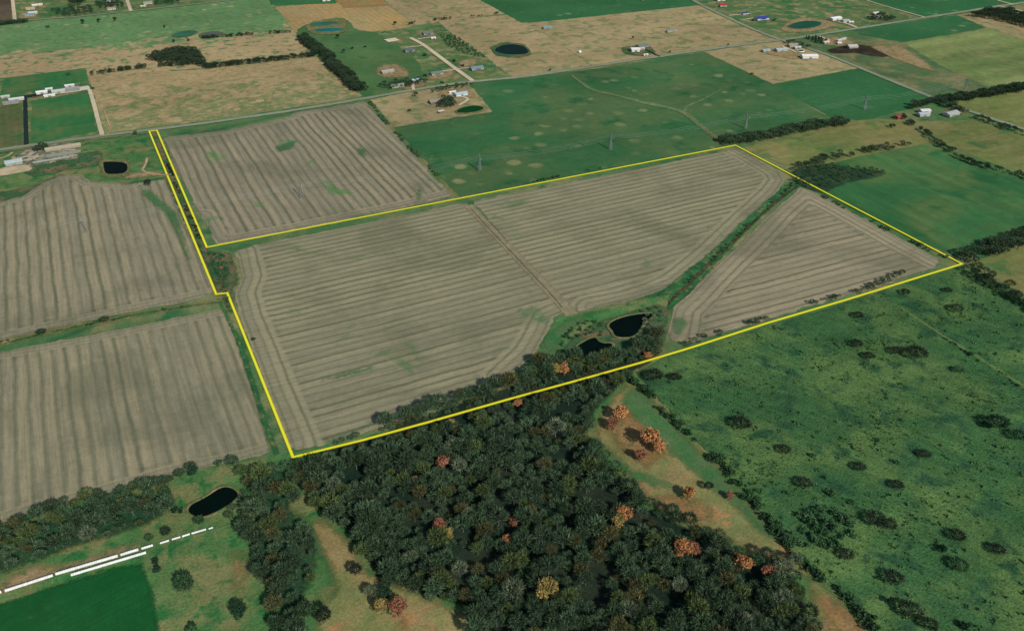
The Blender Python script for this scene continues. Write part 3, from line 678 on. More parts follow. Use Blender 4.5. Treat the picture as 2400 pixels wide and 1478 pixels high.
# ------------------------------------------------------------------ plants: triangle soups
def tube_soup(p0, p1, r0, r1, k=5):
    p0, p1 = np.array(p0, float), np.array(p1, float)
    d = (p1 - p0) / np.linalg.norm(p1 - p0); a = np.cross(d, [0, 0, 1.0]) if abs(d[2]) < .9 else np.cross(d, [1.0, 0, 0])
    a /= np.linalg.norm(a); b = np.cross(d, a); T = []
    for i in range(k):
        t0, t1 = 2 * math.pi * i / k, 2 * math.pi * (i + 1) / k
        u0, u1 = a * math.cos(t0) + b * math.sin(t0), a * math.cos(t1) + b * math.sin(t1)
        q = [p0 + u0 * r0, p0 + u1 * r0, p1 + u1 * r1, p1 + u0 * r1]
        T += [q[0], q[1], q[2], q[0], q[2], q[3]]
    return T

def trunk_soup(H, R, r, limbs=6, low=.3):
    T = tube_soup((0, 0, -.3), (r.normal(0, .15), r.normal(0, .15), H * low * 1.3), H * .028, H * .020)
    tips = []
    for i in range(limbs):
        a = 2 * math.pi * i / limbs + r.uniform(-.4, .4); rr = R * r.uniform(.45, .8); zz = H * r.uniform(.62, .92)
        m = np.array([math.cos(a) * rr * .35, math.sin(a) * rr * .35, H * (low + .22)])
        e = np.array([math.cos(a) * rr, math.sin(a) * rr, zz])
        T += tube_soup((0, 0, H * low * r.uniform(.8, 1.2)), m, H * .014, H * .010, 4) + tube_soup(m, e, H * .010, H * .004, 4)
        tips.append((m, e))
    return np.array(T), tips

def bare_crown(H, R, r, n):
    T, tint = [], []
    trunk, tips = trunk_soup(H, R, r, 7, .28)
    c = np.array([0, 0, H * .66]); ax = np.array([R, R, H * .36])
    lump = r.normal(0, 1, (9, 3)); lump /= np.linalg.norm(lump, axis=1)[:, None]
    for i in range(n):
        d = r.normal(0, 1, 3); d[2] = abs(d[2]) * .8 - .25; d /= np.linalg.norm(d)
        rr = r.uniform(.35, 1.0) ** .6
        bulge = .72 + .34 * max(0, (lump @ d).max())
        s = c + ax * d * rr * bulge * .85
        dirv = d * .9 + np.array([0, 0, .45]) + r.normal(0, .45, 3); dirv /= np.linalg.norm(dirv)
        L = r.uniform(.9, 2.3) * R / 4.5; w = r.uniform(.10, .30) * R / 4.5
        side = np.cross(dirv, r.normal(0, 1, 3)); side /= np.linalg.norm(side)
        T += [s - side * w, s + side * w, s + dirv * L]
        tint += [min(1, max(0, r.normal(.42, .26)))] * 3
    return np.array(T), np.array(tint), trunk

def leaf_crown(H, R, r, lobes, per, leaf, low=.35, cone=False, gaps=.0):
    T, tint = [], []
    trunk, tips = trunk_soup(H, R, r, 5, low)
    for i in range(lobes):
        if cone:
            f = (i + .5) / lobes; a = i * 2.4; rad = R * (1 - f) * .75
            c = np.array([math.cos(a) * rad * .6, math.sin(a) * rad * .6, H * (.08 + .86 * f)]); lr = R * (.55 * (1 - f) + .16)
        else:
            d = r.normal(0, 1, 3); d[2] = d[2] * .8 + .1; d /= np.linalg.norm(d)
            k = r.uniform(.35, .78); c = np.array([0, 0, H * (low + (1 - low) * .5)]) + np.array([R, R, H * (1 - low) * .5]) * d * k
            lr = R * r.uniform(.26, .42)
        lt = r.normal(0, .12)
        for j in range(per):
            d = r.normal(0, 1, 3); d /= np.linalg.norm(d)
            p = c + d * lr * r.uniform(.6, 1.05) * np.array([1, 1, .85])
            if p[2] < .1: p[2] = .1
            u = r.normal(0, 1, 3); u /= np.linalg.norm(u); v = np.cross(u, d + r.normal(0, .5, 3)); v /= np.linalg.norm(v)
            l = leaf * r.uniform(.6, 1.3)
            T += [p - u * l, p + v * l * .8, p + u * l * .6 - v * l * .5]
            tint += [min(1, max(0, .42 + lt + r.normal(0, .2)))] * 3
    return np.array(T), np.array(tint), trunk

def soup_mesh(name, T, mat, tint=None):
    n = len(T); me = bpy.data.meshes.new(name)
    me.vertices.add(n); me.vertices.foreach_set('co', np.asarray(T, np.float32).ravel())
    me.loops.add(n); me.loops.foreach_set('vertex_index', np.arange(n, dtype=np.int32))
    me.polygons.add(n // 3); me.polygons.foreach_set('loop_start', np.arange(0, n, 3, dtype=np.int32))
    if tint is not None:
        a = me.attributes.new('tint', 'FLOAT', 'POINT'); a.data.foreach_set('value', np.asarray(tint, np.float32))
    me.materials.append(mat); me.update(calc_edges=True)
    return me

BARK = plain_mat('bark', alb('565E50'), .95, .05, .25, 1.5)
LEAF = {
    'bare': leaf_mat('bare_twigs', alb('1A301F'), alb('52664A'), .3),
    'grey': leaf_mat('pale_twigs', alb('384833'), alb('788268'), .15),
    'ever': leaf_mat('evergreen_needles', alb('12291D'), alb('2F4B32'), .25),
    'orange': leaf_mat('russet_oak_leaves', alb('7C5030'), alb('BE8C5C'), .14),
    'gold': leaf_mat('golden_leaves', alb('686034'), alb('A68E56'), .12),
    'rust': leaf_mat('rust_leaves', alb('684636'), alb('9C6A52'), .12),
    'shrub': leaf_mat('shrub_leaves', alb('1F3A26'), alb('4A6A44'), .25),
    'brown': leaf_mat('brown_shrub_twigs', alb('18241B'), alb('36402F'), .2),
    'hedge': leaf_mat('hedge_twigs', alb('1C2F1F'), alb('43553F'), .2),
    'olive': leaf_mat('olive_twigs', alb('2C3D22'), alb('647242'), .2),
    'umber': leaf_mat('umber_twigs', alb('30341F'), alb('66643F'), .2),
    'tuft': leaf_mat('grass_tuft', alb('22482A'), alb('5E7A48'), .2),
}
R_ = np.random.default_rng(11)
PROTO = {'bare': [bare_crown(11, 5.0, R_, 620) for _ in range(6)],
         'ever': [leaf_crown(8, 2.6, R_, 16, 40, .55, .1, True) for _ in range(3)],
         'oak': [leaf_crown(11, 5.0, R_, 20, 48, .62, .28) for _ in range(4)],
         'shrub': [leaf_crown(4, 2.9, R_, 10, 34, .5, .08) for _ in range(4)],
         'thorn': [bare_crown(4.4, 3.2, R_, 420) for _ in range(3)]}
LOW = {'bare': [bare_crown(11, 5.0, R_, 330) for _ in range(6)], 'ever': [leaf_crown(8, 2.6, R_, 9, 22, .75, .1, True) for _ in range(2)],
       'shrub': [leaf_crown(4, 2.9, R_, 7, 18, .65, .08) for _ in range(4)], 'oak': [leaf_crown(11, 5, R_, 12, 24, .85, .25) for _ in range(2)]}
MESH = {}
def proto_mesh(shape, i, look):
    k = (shape, i, look)
    if k not in MESH:
        T, tint, tr = PROTO[shape][i]
        if (shape, i) not in MESH: MESH[(shape, i)] = soup_mesh('trunk', tr, BARK)
        MESH[k] = soup_mesh('crown', T, LEAF[look], tint)
    return MESH[k], MESH[(shape, i)]

def tree(name, xy, shape, look, s, label, cat='tree', group=None, sz=None):
    i = random.randrange(len(PROTO[shape]))
    cr, tk = proto_mesh(shape, i, look)
    root = empty(name, (xy[0], xy[1], 0), random.uniform(0, 6.28), (s, s, (sz or s)))
    tag(root, label, cat, group)
    link('trunk', tk, root); link('crown', cr, root)
    return root

def scatter(poly, r, seed, tries=30):
    g = np.random.default_rng(seed); lo, hi = poly.min(0), poly.max(0)
    cell = r / 1.42; grid = {}; out = []
    n = int((hi - lo).prod() / (r * r) * 4)
    q = g.uniform(lo, hi, (n, 2)); q = q[inside(q, poly)]
    for p in q:
        c = (int(p[0] // cell), int(p[1] // cell)); ok = True
        for i in range(-2, 3):
            for j in range(-2, 3):
                o = grid.get((c[0] + i, c[1] + j))
                if o is not None and (o[0] - p[0]) ** 2 + (o[1] - p[1]) ** 2 < r * r: ok = False
        if ok: grid[c] = p; out.append(p)
    return np.array(out)

def line_cap(p):          # how tall a plant may grow beside the boundary line (south side) without shading it
    if poly_dist(p[None], LINE_M)[0] < 2.4: return 0
    d = poly_dist(p[None], SOUTH_LINE, False)[0]
    i = int(np.argmin([seg_dist(p[None], SOUTH_LINE[k], SOUTH_LINE[k + 1])[0] for k in range(len(SOUTH_LINE) - 1)]))
    a, b = SOUTH_LINE[i], SOUTH_LINE[i + 1]
    south = (b[0] - a[0]) * (p[1] - a[1]) - (b[1] - a[1]) * (p[0] - a[0]) > 0
    return max(d - 2.0, 0) / 1.45 if south else (99 if d > 6 else d * 1.1)

def mass(name, items, label, look, shape='bare', kind='stuff', parent=None, cat=None):
    """items: (x, y, scale, zscale) -> one mesh of many plants that read as one mass"""
    Ts, ts = [], []
    g = np.random.default_rng(len(items) + 3)
    for (x, y, s, sz) in items:
        T, tint, tr = LOW[shape][g.integers(len(LOW[shape]))]
        a = g.uniform(0, 6.28); c, sn = math.cos(a), math.sin(a)
        A = np.vstack([T, tr]) * (s, s, sz)
        A = np.column_stack([A[:, 0] * c - A[:, 1] * sn + x, A[:, 0] * sn + A[:, 1] * c + y, A[:, 2]])
        Ts.append(A); ts.append(np.concatenate([np.clip(tint + g.normal(0, .12), 0, 1), np.full(len(tr), .6)]))
    o = link(name, soup_mesh(name, np.vstack(Ts), LEAF[look], np.concatenate(ts)))
    return tag(o, label, cat, None, kind)

# ------------------------------------------------------------------ the wood
def screen(p):            # where a ground point shows in the photo
    c, s = math.cos(HEAD), math.sin(HEAD); rx, ry = p[0] * c - p[1] * s, p[0] * s + p[1] * c
    f = ry * math.cos(PITCH) + CAM_H * math.sin(PITCH); u = ry * math.sin(PITCH) - CAM_H * math.cos(PITCH)
    return 1200 + FPX * rx / f, 739 - FPX * u / f, f
AUTUMN = [  # photo point, look, size
    (1452, 990, 'orange', 1.05), (1436, 1010, 'rust', .8), (1520, 1050, 'orange', 1.25), (1545, 1066, 'orange', .95), (1500, 1082, 'rust', .8),
    (1300, 880, 'gold', .85), (1322, 882, 'orange', .9), (1520, 838, 'orange', .8), (1213, 952, 'orange', .8), (1057, 1008, 'gold', .85),
    (1036, 1104, 'rust', .95), (1462, 1222, 'orange', .95), (1450, 1240, 'gold', .8), (1597, 1312, 'orange', 1.1), (1622, 1306, 'rust', .8),
    (1740, 1338, 'orange', .95), (1796, 1356, 'rust', .8), (1282, 1408, 'gold', 1.15), (1030, 1248, 'rust', .8), (1048, 1270, 'gold', .8),
    (1188, 1280, 'orange', .65), (1202, 1236, 'rust', .6), (896, 1440, 'gold', .8), (936, 1446, 'rust', 1.0), (975, 1140, 'rust', .6), (1612, 1172, 'orange', .8)]
aut_xy = np.array([P(a[0], a[1]) for a in AUTUMN])
wood = []
WOOD_EDGE = [(770, 1046), (900, 1006), (975, 968), (1010, 974), (1090, 936), (1180, 908), (1260, 862), (1330, 852), (1400, 858), (1450, 850), (1500, 822), (1545, 795), (1550, 838), (1350, 890), (1200, 931), (1000, 988), (850, 1029)]
for poly, sp, sd in ((WOOD_MAIN, 6.6, 1), (WOOD_WEST, 7.4, 2), (WOOD_MID, 7.6, 3), (WOOD_EDGE, 4.6, 4)):
    for p in scatter(PP(poly), sp, sd):
        if np.hypot(*(aut_xy - p).T).min() < 5.5: continue
        cap = line_cap(p)
        s = float(np.clip(rng.lognormal(-.02, .24), .55, 1.5))
        if math.sin(p[0] * .11 + 2.1 * math.sin(p[1] * .05)) + math.sin(p[1] * .13 + 1.7 * math.sin(p[0] * .04)) < -1.62: continue
        h = min(s * 11, cap)
        if h < 1.6: continue
        s2 = max(h / 11, .42) if h < s * 11 else s
        wood.append((p[0], p[1], min(s, s2 * 1.25), h / 11))
vis = []
for w in wood:
    x, y, d = screen(w[:2]); ok = -10 < x < 2410 and y < 1500
    vis.append((d / w[2] if ok else 1e9, w))
vis.sort(key=lambda t: t[0])
near = [w for d, w in vis[:270]]; rest = [w for d, w in vis[270:]]
for x, y, s, sz in near:
    u = random.random(); lk = 'grey' if u < .05 else 'olive' if u < .17 else 'umber' if u < .27 else 'bare'
    lab, grp = {'bare': ('leafless grey-green tree among many alike in the dark wood along the bottom', 'grey-green leafless trees of the wood'),
                'grey': ('pale silvery leafless tree standing out in the dark wood along the bottom', 'pale leafless trees of the wood'),
                'olive': ('olive-tinged leafless tree in the dark wood along the bottom', 'olive leafless trees of the wood'),
                'umber': ('brownish leafless tree in the dark wood along the bottom', 'brownish leafless trees of the wood')}[lk]
    tree('bare_tree', (x, y), 'bare', lk, s, lab, 'tree', grp, sz)
pick = rng.random(len(rest))
mass('woodland', [w for w, u in zip(rest, pick) if u > .26], 'dark mass of leafless trees reaching up to the yellow line', 'bare')
mass('woodland', [w for w, u in zip(rest, pick) if u < .13], 'olive-tinged leafless trees mixed through the wood', 'olive')
mass('woodland', [w for w, u in zip(rest, pick) if .13 <= u <= .26], 'brownish leafless trees mixed through the wood', 'umber')
AUT_LAB = {
    0: 'orange oak at the head of the clearing, beside a smaller rusty one', 1: 'small rusty oak beside the orange oak at the head of the clearing',
    2: 'largest orange oak, at the west edge of the clearing', 3: 'orange oak touching the largest oak on its right side', 4: 'small rusty oak just below the largest orange oak',
    5: 'golden tree, left of the pair below the lower black pond', 6: 'orange tree, right of the pair below the lower black pond',
    7: 'orange tree just above the yellow line right of the ponds', 8: 'small orange tree just under the yellow line in the wood',
    9: 'olive-gold tree just under the yellow line in the wood', 10: 'rust-red tree alone in the northern part of the wood',
    11: 'orange tree at the wood edge below the leaf-littered slope', 12: 'golden tree tucked under the orange one below the littered slope',
    13: 'large orange tree in the right part of the wood', 14: 'rusty tree right against the large orange tree in the right part of the wood',
    15: 'orange tree near the right corner of the wood', 16: 'rusty tree at the right-hand corner of the wood', 17: 'broad golden tree low in the middle of the wood',
    18: 'rusty tree above a golden one, left middle of the wood', 19: 'golden tree below a rusty one, left middle of the wood',
    20: 'small bright orange tree in the middle of the wood', 21: 'small rusty tree above the bright orange one in mid wood',
    22: 'golden tree at the glade below the wood', 23: 'rust-red tree at the glade, right of the golden one', 24: 'small rusty tree in the upper left wood', 25: 'orange oak standing alone in the clearing with litter below it'}
for i, (x, y, lk, s) in enumerate(AUTUMN):
    p = np.array(P(x, y)); cap = line_cap(p); s *= 1.32; h = min(12 * s, max(cap, 4))
    tree('autumn_tree', p, 'oak', lk, s, AUT_LAB[i], 'tree', 'autumn-coloured trees', h / 11)

# ------------------------------------------------------------------ hedgerows, belts and thickets (each reads as one mass)
def belt(name, px, width, h, spacing, look, shape, label, seed=1, skip=0.0):
    pts = smooth_open(PP(px), 1); g = np.random.default_rng(seed * 31 + len(px)); it = []
    seg = np.hypot(*np.diff(pts, axis=0).T); cum = np.concatenate([[0], np.cumsum(seg)]); L = cum[-1]
    base = {'bare': 11, 'shrub': 4, 'ever': 8, 'oak': 11}[shape]
    if pts[:, 1].max() > 900: spacing, h = spacing * .66, h * 1.1
    n = max(2, int(L * max(width, spacing * .8) / spacing ** 2))
    for k in range(n):
        t = g.uniform(0, L); i = min(np.searchsorted(cum, t, 'right') - 1, len(seg) - 1)
        d = (pts[i + 1] - pts[i]) / seg[i]; q = pts[i] + d * (t - cum[i]) + np.array([-d[1], d[0]]) * g.uniform(-.5, .5) * width
        if skip and math.sin(t * .09 + seed) + .5 * math.sin(t * .037) < skip: continue
        hh = h * g.uniform(.65, 1.2)
        hh = min(hh, line_cap(q))
        if hh < .8: continue
        it.append((q[0], q[1], hh / base * g.uniform(.9, 1.25), hh / base))
    return mass(name, it, label, look, shape)
def thicket(name, px, h, spacing, look, shape, label, seed=5):
    g = np.random.default_rng(seed); base = {'bare': 11, 'shrub': 4, 'ever': 8, 'oak': 11}[shape]
    it = []
    if PP(px)[:, 1].max() > 900: spacing, h = spacing * .68, h * 1.15
    for p in scatter(PP(px), spacing, seed):
        hh = h * g.uniform(.7, 1.25); cap = line_cap(p); hh = min(hh, cap)
        if hh > .8: it.append((p[0], p[1], hh / base * g.uniform(.9, 1.2), hh / base))
    return mass(name, it, label, look, shape)

belt('hedgerow', [(470, 92), (560, 86), (640, 80), (685, 77)], 6, 6, 6, 'hedge', 'bare', 'thin dark hedge running east from the grey silted pond', 1, -.6)
belt('hedgerow', [(212, 178), (275, 168), (340, 161), (400, 156), (480, 150)], 8, 7, 6, 'hedge', 'bare', 'dark hedge along the north side of the dry pasture, left of the copse', 2, -.9)
thicket('copse', [(346, 142), (380, 128), (420, 120), (455, 121), (470, 132), (484, 162), (470, 160), (440, 150), (380, 150)], 9, 7.5, 'hedge', 'bare', 'dark square copse of trees in the dry pasture', 3)
belt('hedgerow', [(482, 162), (600, 148), (680, 140), (740, 132)], 9, 8, 6, 'hedge', 'bare', 'long dark hedge between copse and tree belt in the dry pasture', 4)
belt('tree_belt', [(707, 92), (724, 104), (745, 122), (765, 134), (785, 160), (812, 184), (845, 216)], 20, 10, 7, 'hedge', 'bare', 'broad dark tree belt dividing dry pasture from green paddock', 5)
belt('hedgerow', [(868, 240), (900, 282), (940, 325), (980, 365), (1015, 400), (1040, 428)], 5, 3, 4.5, 'shrub', 'shrub', 'green scrub line on the east side of the upper crop field', 6, -.4)
belt('tree_belt', [(1690, 337), (1740, 334), (1800, 324), (1870, 308), (1980, 290)], 20, 9, 6.5, 'bare', 'bare', 'grey tree belt right above the top corner of the yellow line', 7)
belt('tree_belt', [(1872, 394), (1920, 380), (1980, 367), (2060, 354), (2150, 341)], 12, 8, 6.5, 'bare', 'bare', 'tree row between the olive field and the large right-hand wheat field', 8, -.8)
thicket('thicket', [(1848, 404), (1880, 392), (1940, 388), (2000, 398), (2075, 403), (2060, 412), (1990, 424), (1930, 448), (1890, 440), (1862, 426)], 6, 7, 'bare', 'bare', 'scrubby thicket outside the right edge of the yellow line', 9)
belt('hedgerow', [(2105, 272), (2150, 304), (2190, 334), (2250, 376), (2320, 398), (2400, 418), (2500, 450)], 9, 7, 6, 'hedge', 'bare', 'diagonal dark hedge between the right-hand fields', 10)
belt('tree_belt', [(2258, 612), (2300, 597), (2340, 584), (2400, 565), (2500, 535)], 26, 10, 6.5, 'bare', 'bare', 'grey tree belt running right from the right corner of the yellow line', 11)
belt('tree_belt', [(2262, 626), (2300, 652), (2350, 682), (2420, 722), (2500, 770)], 20, 9, 6.5, 'bare', 'bare', 'grey tree belt running down right from the right corner of the yellow line', 12)
belt('tree_belt', [(2208, 240), (2260, 234), (2320, 224), (2400, 210), (2500, 196)], 22, 9, 7, 'hedge', 'bare', 'tree belt right of the cross road above the olive field', 13)
belt('roadside_hedge', [(2275, 274), (2330, 294), (2400, 318), (2480, 342)], 10, 7, 6, 'hedge', 'bare', 'dark trees along the lower stretch of the cross road', 14)
belt('hedgerow', [(1870, 432), (1960, 478), (2040, 520), (2130, 564), (2240, 616)], 5, 3.5, 4.5, 'shrub', 'shrub', 'low shrubs outside the right edge of the yellow line', 15, -.3)
belt('hedgerow', [(1200, 437), (1300, 417), (1440, 388)], 3, 3, 6, 'shrub', 'shrub', 'row of small shrubs just above the top edge of the yellow line', 16, .1)
belt('hedgerow', [(1570, 824), (1700, 783), (1850, 736), (2000, 690), (2060, 670), (2140, 645)], 8, 5, 5, 'bare', 'bare', 'row of bare bushes inside the lower right edge of the yellow line', 17, -.2)
thicket('thicket', [(2030, 676), (2060, 660), (2110, 645), (2130, 648), (2090, 664)], 6.5, 6, 'bare', 'bare', 'clump of bare bushes inside the yellow line near its right corner', 18)
belt('roadside_hedge', [(-120, 72), (0, 60), (40, 56), (65, 53)], 14, 7, 6, 'hedge', 'bare', 'dark trees along the village road at the top left', 19)
belt('hedgerow', [(960, 58), (1010, 50), (1100, 43), (1170, 34)], 5, 5, 7, 'hedge', 'bare', 'broken hedge above the house lots', 20, -.1)
thicket('thicket', [(1030, 84), (1070, 86), (1110, 115), (1138, 136), (1090, 128), (1050, 108)], 3, 8, 'shrub', 'shrub', 'low brush at the back of the house lots', 21)
belt('ditch_brush', [(-100, 824), (0, 806), (110, 780), (250, 752), (330, 738), (440, 716)], 5, 2.6, 5, 'shrub', 'shrub', 'brush along the ditch between the two left-hand crop fields', 22, -.2)
belt('strip_brush', [(392, 372), (420, 440), (455, 520), (484, 585)], 7, 2.4, 4, 'brown', 'shrub', 'brown brush inside the narrow double yellow strip', 23, -.3)
thicket('thicket', [(490, 592), (520, 594), (540, 640), (528, 668), (548, 705), (536, 724), (512, 660)], 3.4, 4.2, 'shrub', 'shrub', 'green brush at the left corner of the main crop field', 24)
belt('creek_brush', [(1862, 430), (1815, 470), (1745, 535), (1690, 590), (1640, 638), (1585, 690)], 6, 2.4, 4, 'shrub', 'shrub', 'brush along the creek between the crop fields', 25, -.1)
thicket('thicket', [(1505, 735), (1540, 720), (1560, 740), (1555, 800), (1520, 815), (1470, 820), (1495, 790), (1505, 760)], 5, 5.5, 'grey', 'bare', 'pale bare brush round the right end of the upper black pond', 26)
thicket('thicket', [(1335, 770), (1370, 752), (1410, 760), (1420, 790), (1385, 788), (1340, 800), (1310, 812)], 3.2, 5, 'shrub', 'shrub', 'green brush between the two black ponds and the main crop field', 27)
thicket('pond_brush', [(570, 1142), (620, 1130), (660, 1160), (600, 1230), (560, 1240), (530, 1215), (560, 1185)], 5.5, 5.5, 'bare', 'bare', 'bare brush between the long black pond and the wood', 28)
thicket('thicket', [(2275, 40), (2320, 26), (2370, 30), (2440, 50), (2440, 76), (2380, 60), (2320, 46)], 9, 8.5, 'hedge', 'bare', 'dark wooded corner at the top right', 29)
thicket('thicket', [(150, -8), (200, -8), (196, 10), (172, 12)], 10, 9, 'hedge', 'bare', 'dark grove at the top edge left of the lane', 30)
thicket('thicket', [(60, 385), (120, 372), (240, 360), (238, 385), (150, 398), (80, 412)], 1.6, 12, 'umber', 'shrub', 'brown weeds below the ruined sheds', 31)
thicket('thicket', [(75, 352), (112, 344), (116, 352), (84, 360)], 6, 6, 'hedge', 'bare', 'dark trees beside the long ruined shed', 32)
belt('fence_brush', [(1470, 880), (1510, 916), (1560, 976), (1600, 1010), (1640, 1040), (1700, 1108), (1765, 1180), (1800, 1222), (1850, 1290), (1900, 1340), (1960, 1384), (2010, 1430), (2060, 1490)], 6, 5.0, 3.8, 'shrub', 'shrub', 'dark brush along the fence between clearing and right-hand pasture', 33, -1.0)
thicket('thicket', [(1850, 1265), (1880, 1210), (1930, 1190), (1985, 1210), (2000, 1250), (1950, 1290), (1900, 1300)], 5.5, 5.5, 'shrub', 'shrub', 'dark green thicket where the fence bends in the right-hand pasture', 34)
belt('field_edge_trees', [(-60, 1262), (0, 1240), (110, 1206), (250, 1166), (330, 1146), (400, 1130), (470, 1108)], 9, 8, 7, 'bare', 'bare', 'tree row along the bottom edge of the lower left crop field', 35)
thicket('thicket', [(885, 205), (930, 196), (985, 190), (1000, 196), (960, 206), (915, 212)], 7, 8, 'hedge', 'bare', 'dark yard trees round the grey house north of the road', 36)
thicket('thicket', [(1006, 214), (1060, 205), (1100, 199), (1108, 203), (1060, 212), (1012, 220)], 5, 7, 'hedge', 'bare', 'dark roadside trees opposite the gravel lane', 37)
thicket('thicket', [(1035, 238), (1052, 232), (1068, 250), (1050, 256), (1030, 254)], 8, 7, 'hedge', 'bare', 'dark trees round the brown farmhouse', 38)
thicket('thicket', [(1835, 104), (1860, 100), (1905, 112), (1890, 116), (1850, 110)], 5, 9, 'hedge', 'bare', 'dark yard trees south of the crossroads', 39)
thicket('thicket', [(1885, 90), (1920, 92), (1940, 102), (1915, 103)], 7, 8, 'ever', 'ever', 'dark evergreens right of the crossroads', 40)
thicket('thicket', [(2030, 44), (2060, 36), (2100, 46), (2090, 52), (2050, 50)], 6, 9, 'hedge', 'bare', 'yard trees round the grey-green house by the upper lane', 41)
belt('yard_trees', [(2130, 256), (2170, 246), (2200, 240), (2230, 252), (2260, 268)], 16, 8, 9, 'hedge', 'bare', 'dark trees behind the white-roofed farm beside the cross road', 42)
thicket('thicket', [(120, 30), (170, 18), (210, 20), (220, 32), (160, 44)], 7, 12, 'hedge', 'bare', 'scattered village trees left of the lane', 43)
thicket('thicket', [(225, 10), (290, 6), (290, 18), (230, 24)], 7, 12, 'hedge', 'bare', 'scattered village trees between street and lane', 44)
thicket('thicket', [(360, -2), (420, -4), (420, 10), (365, 14)], 7, 12, 'hedge', 'bare', 'scattered village trees right of the lane', 45)

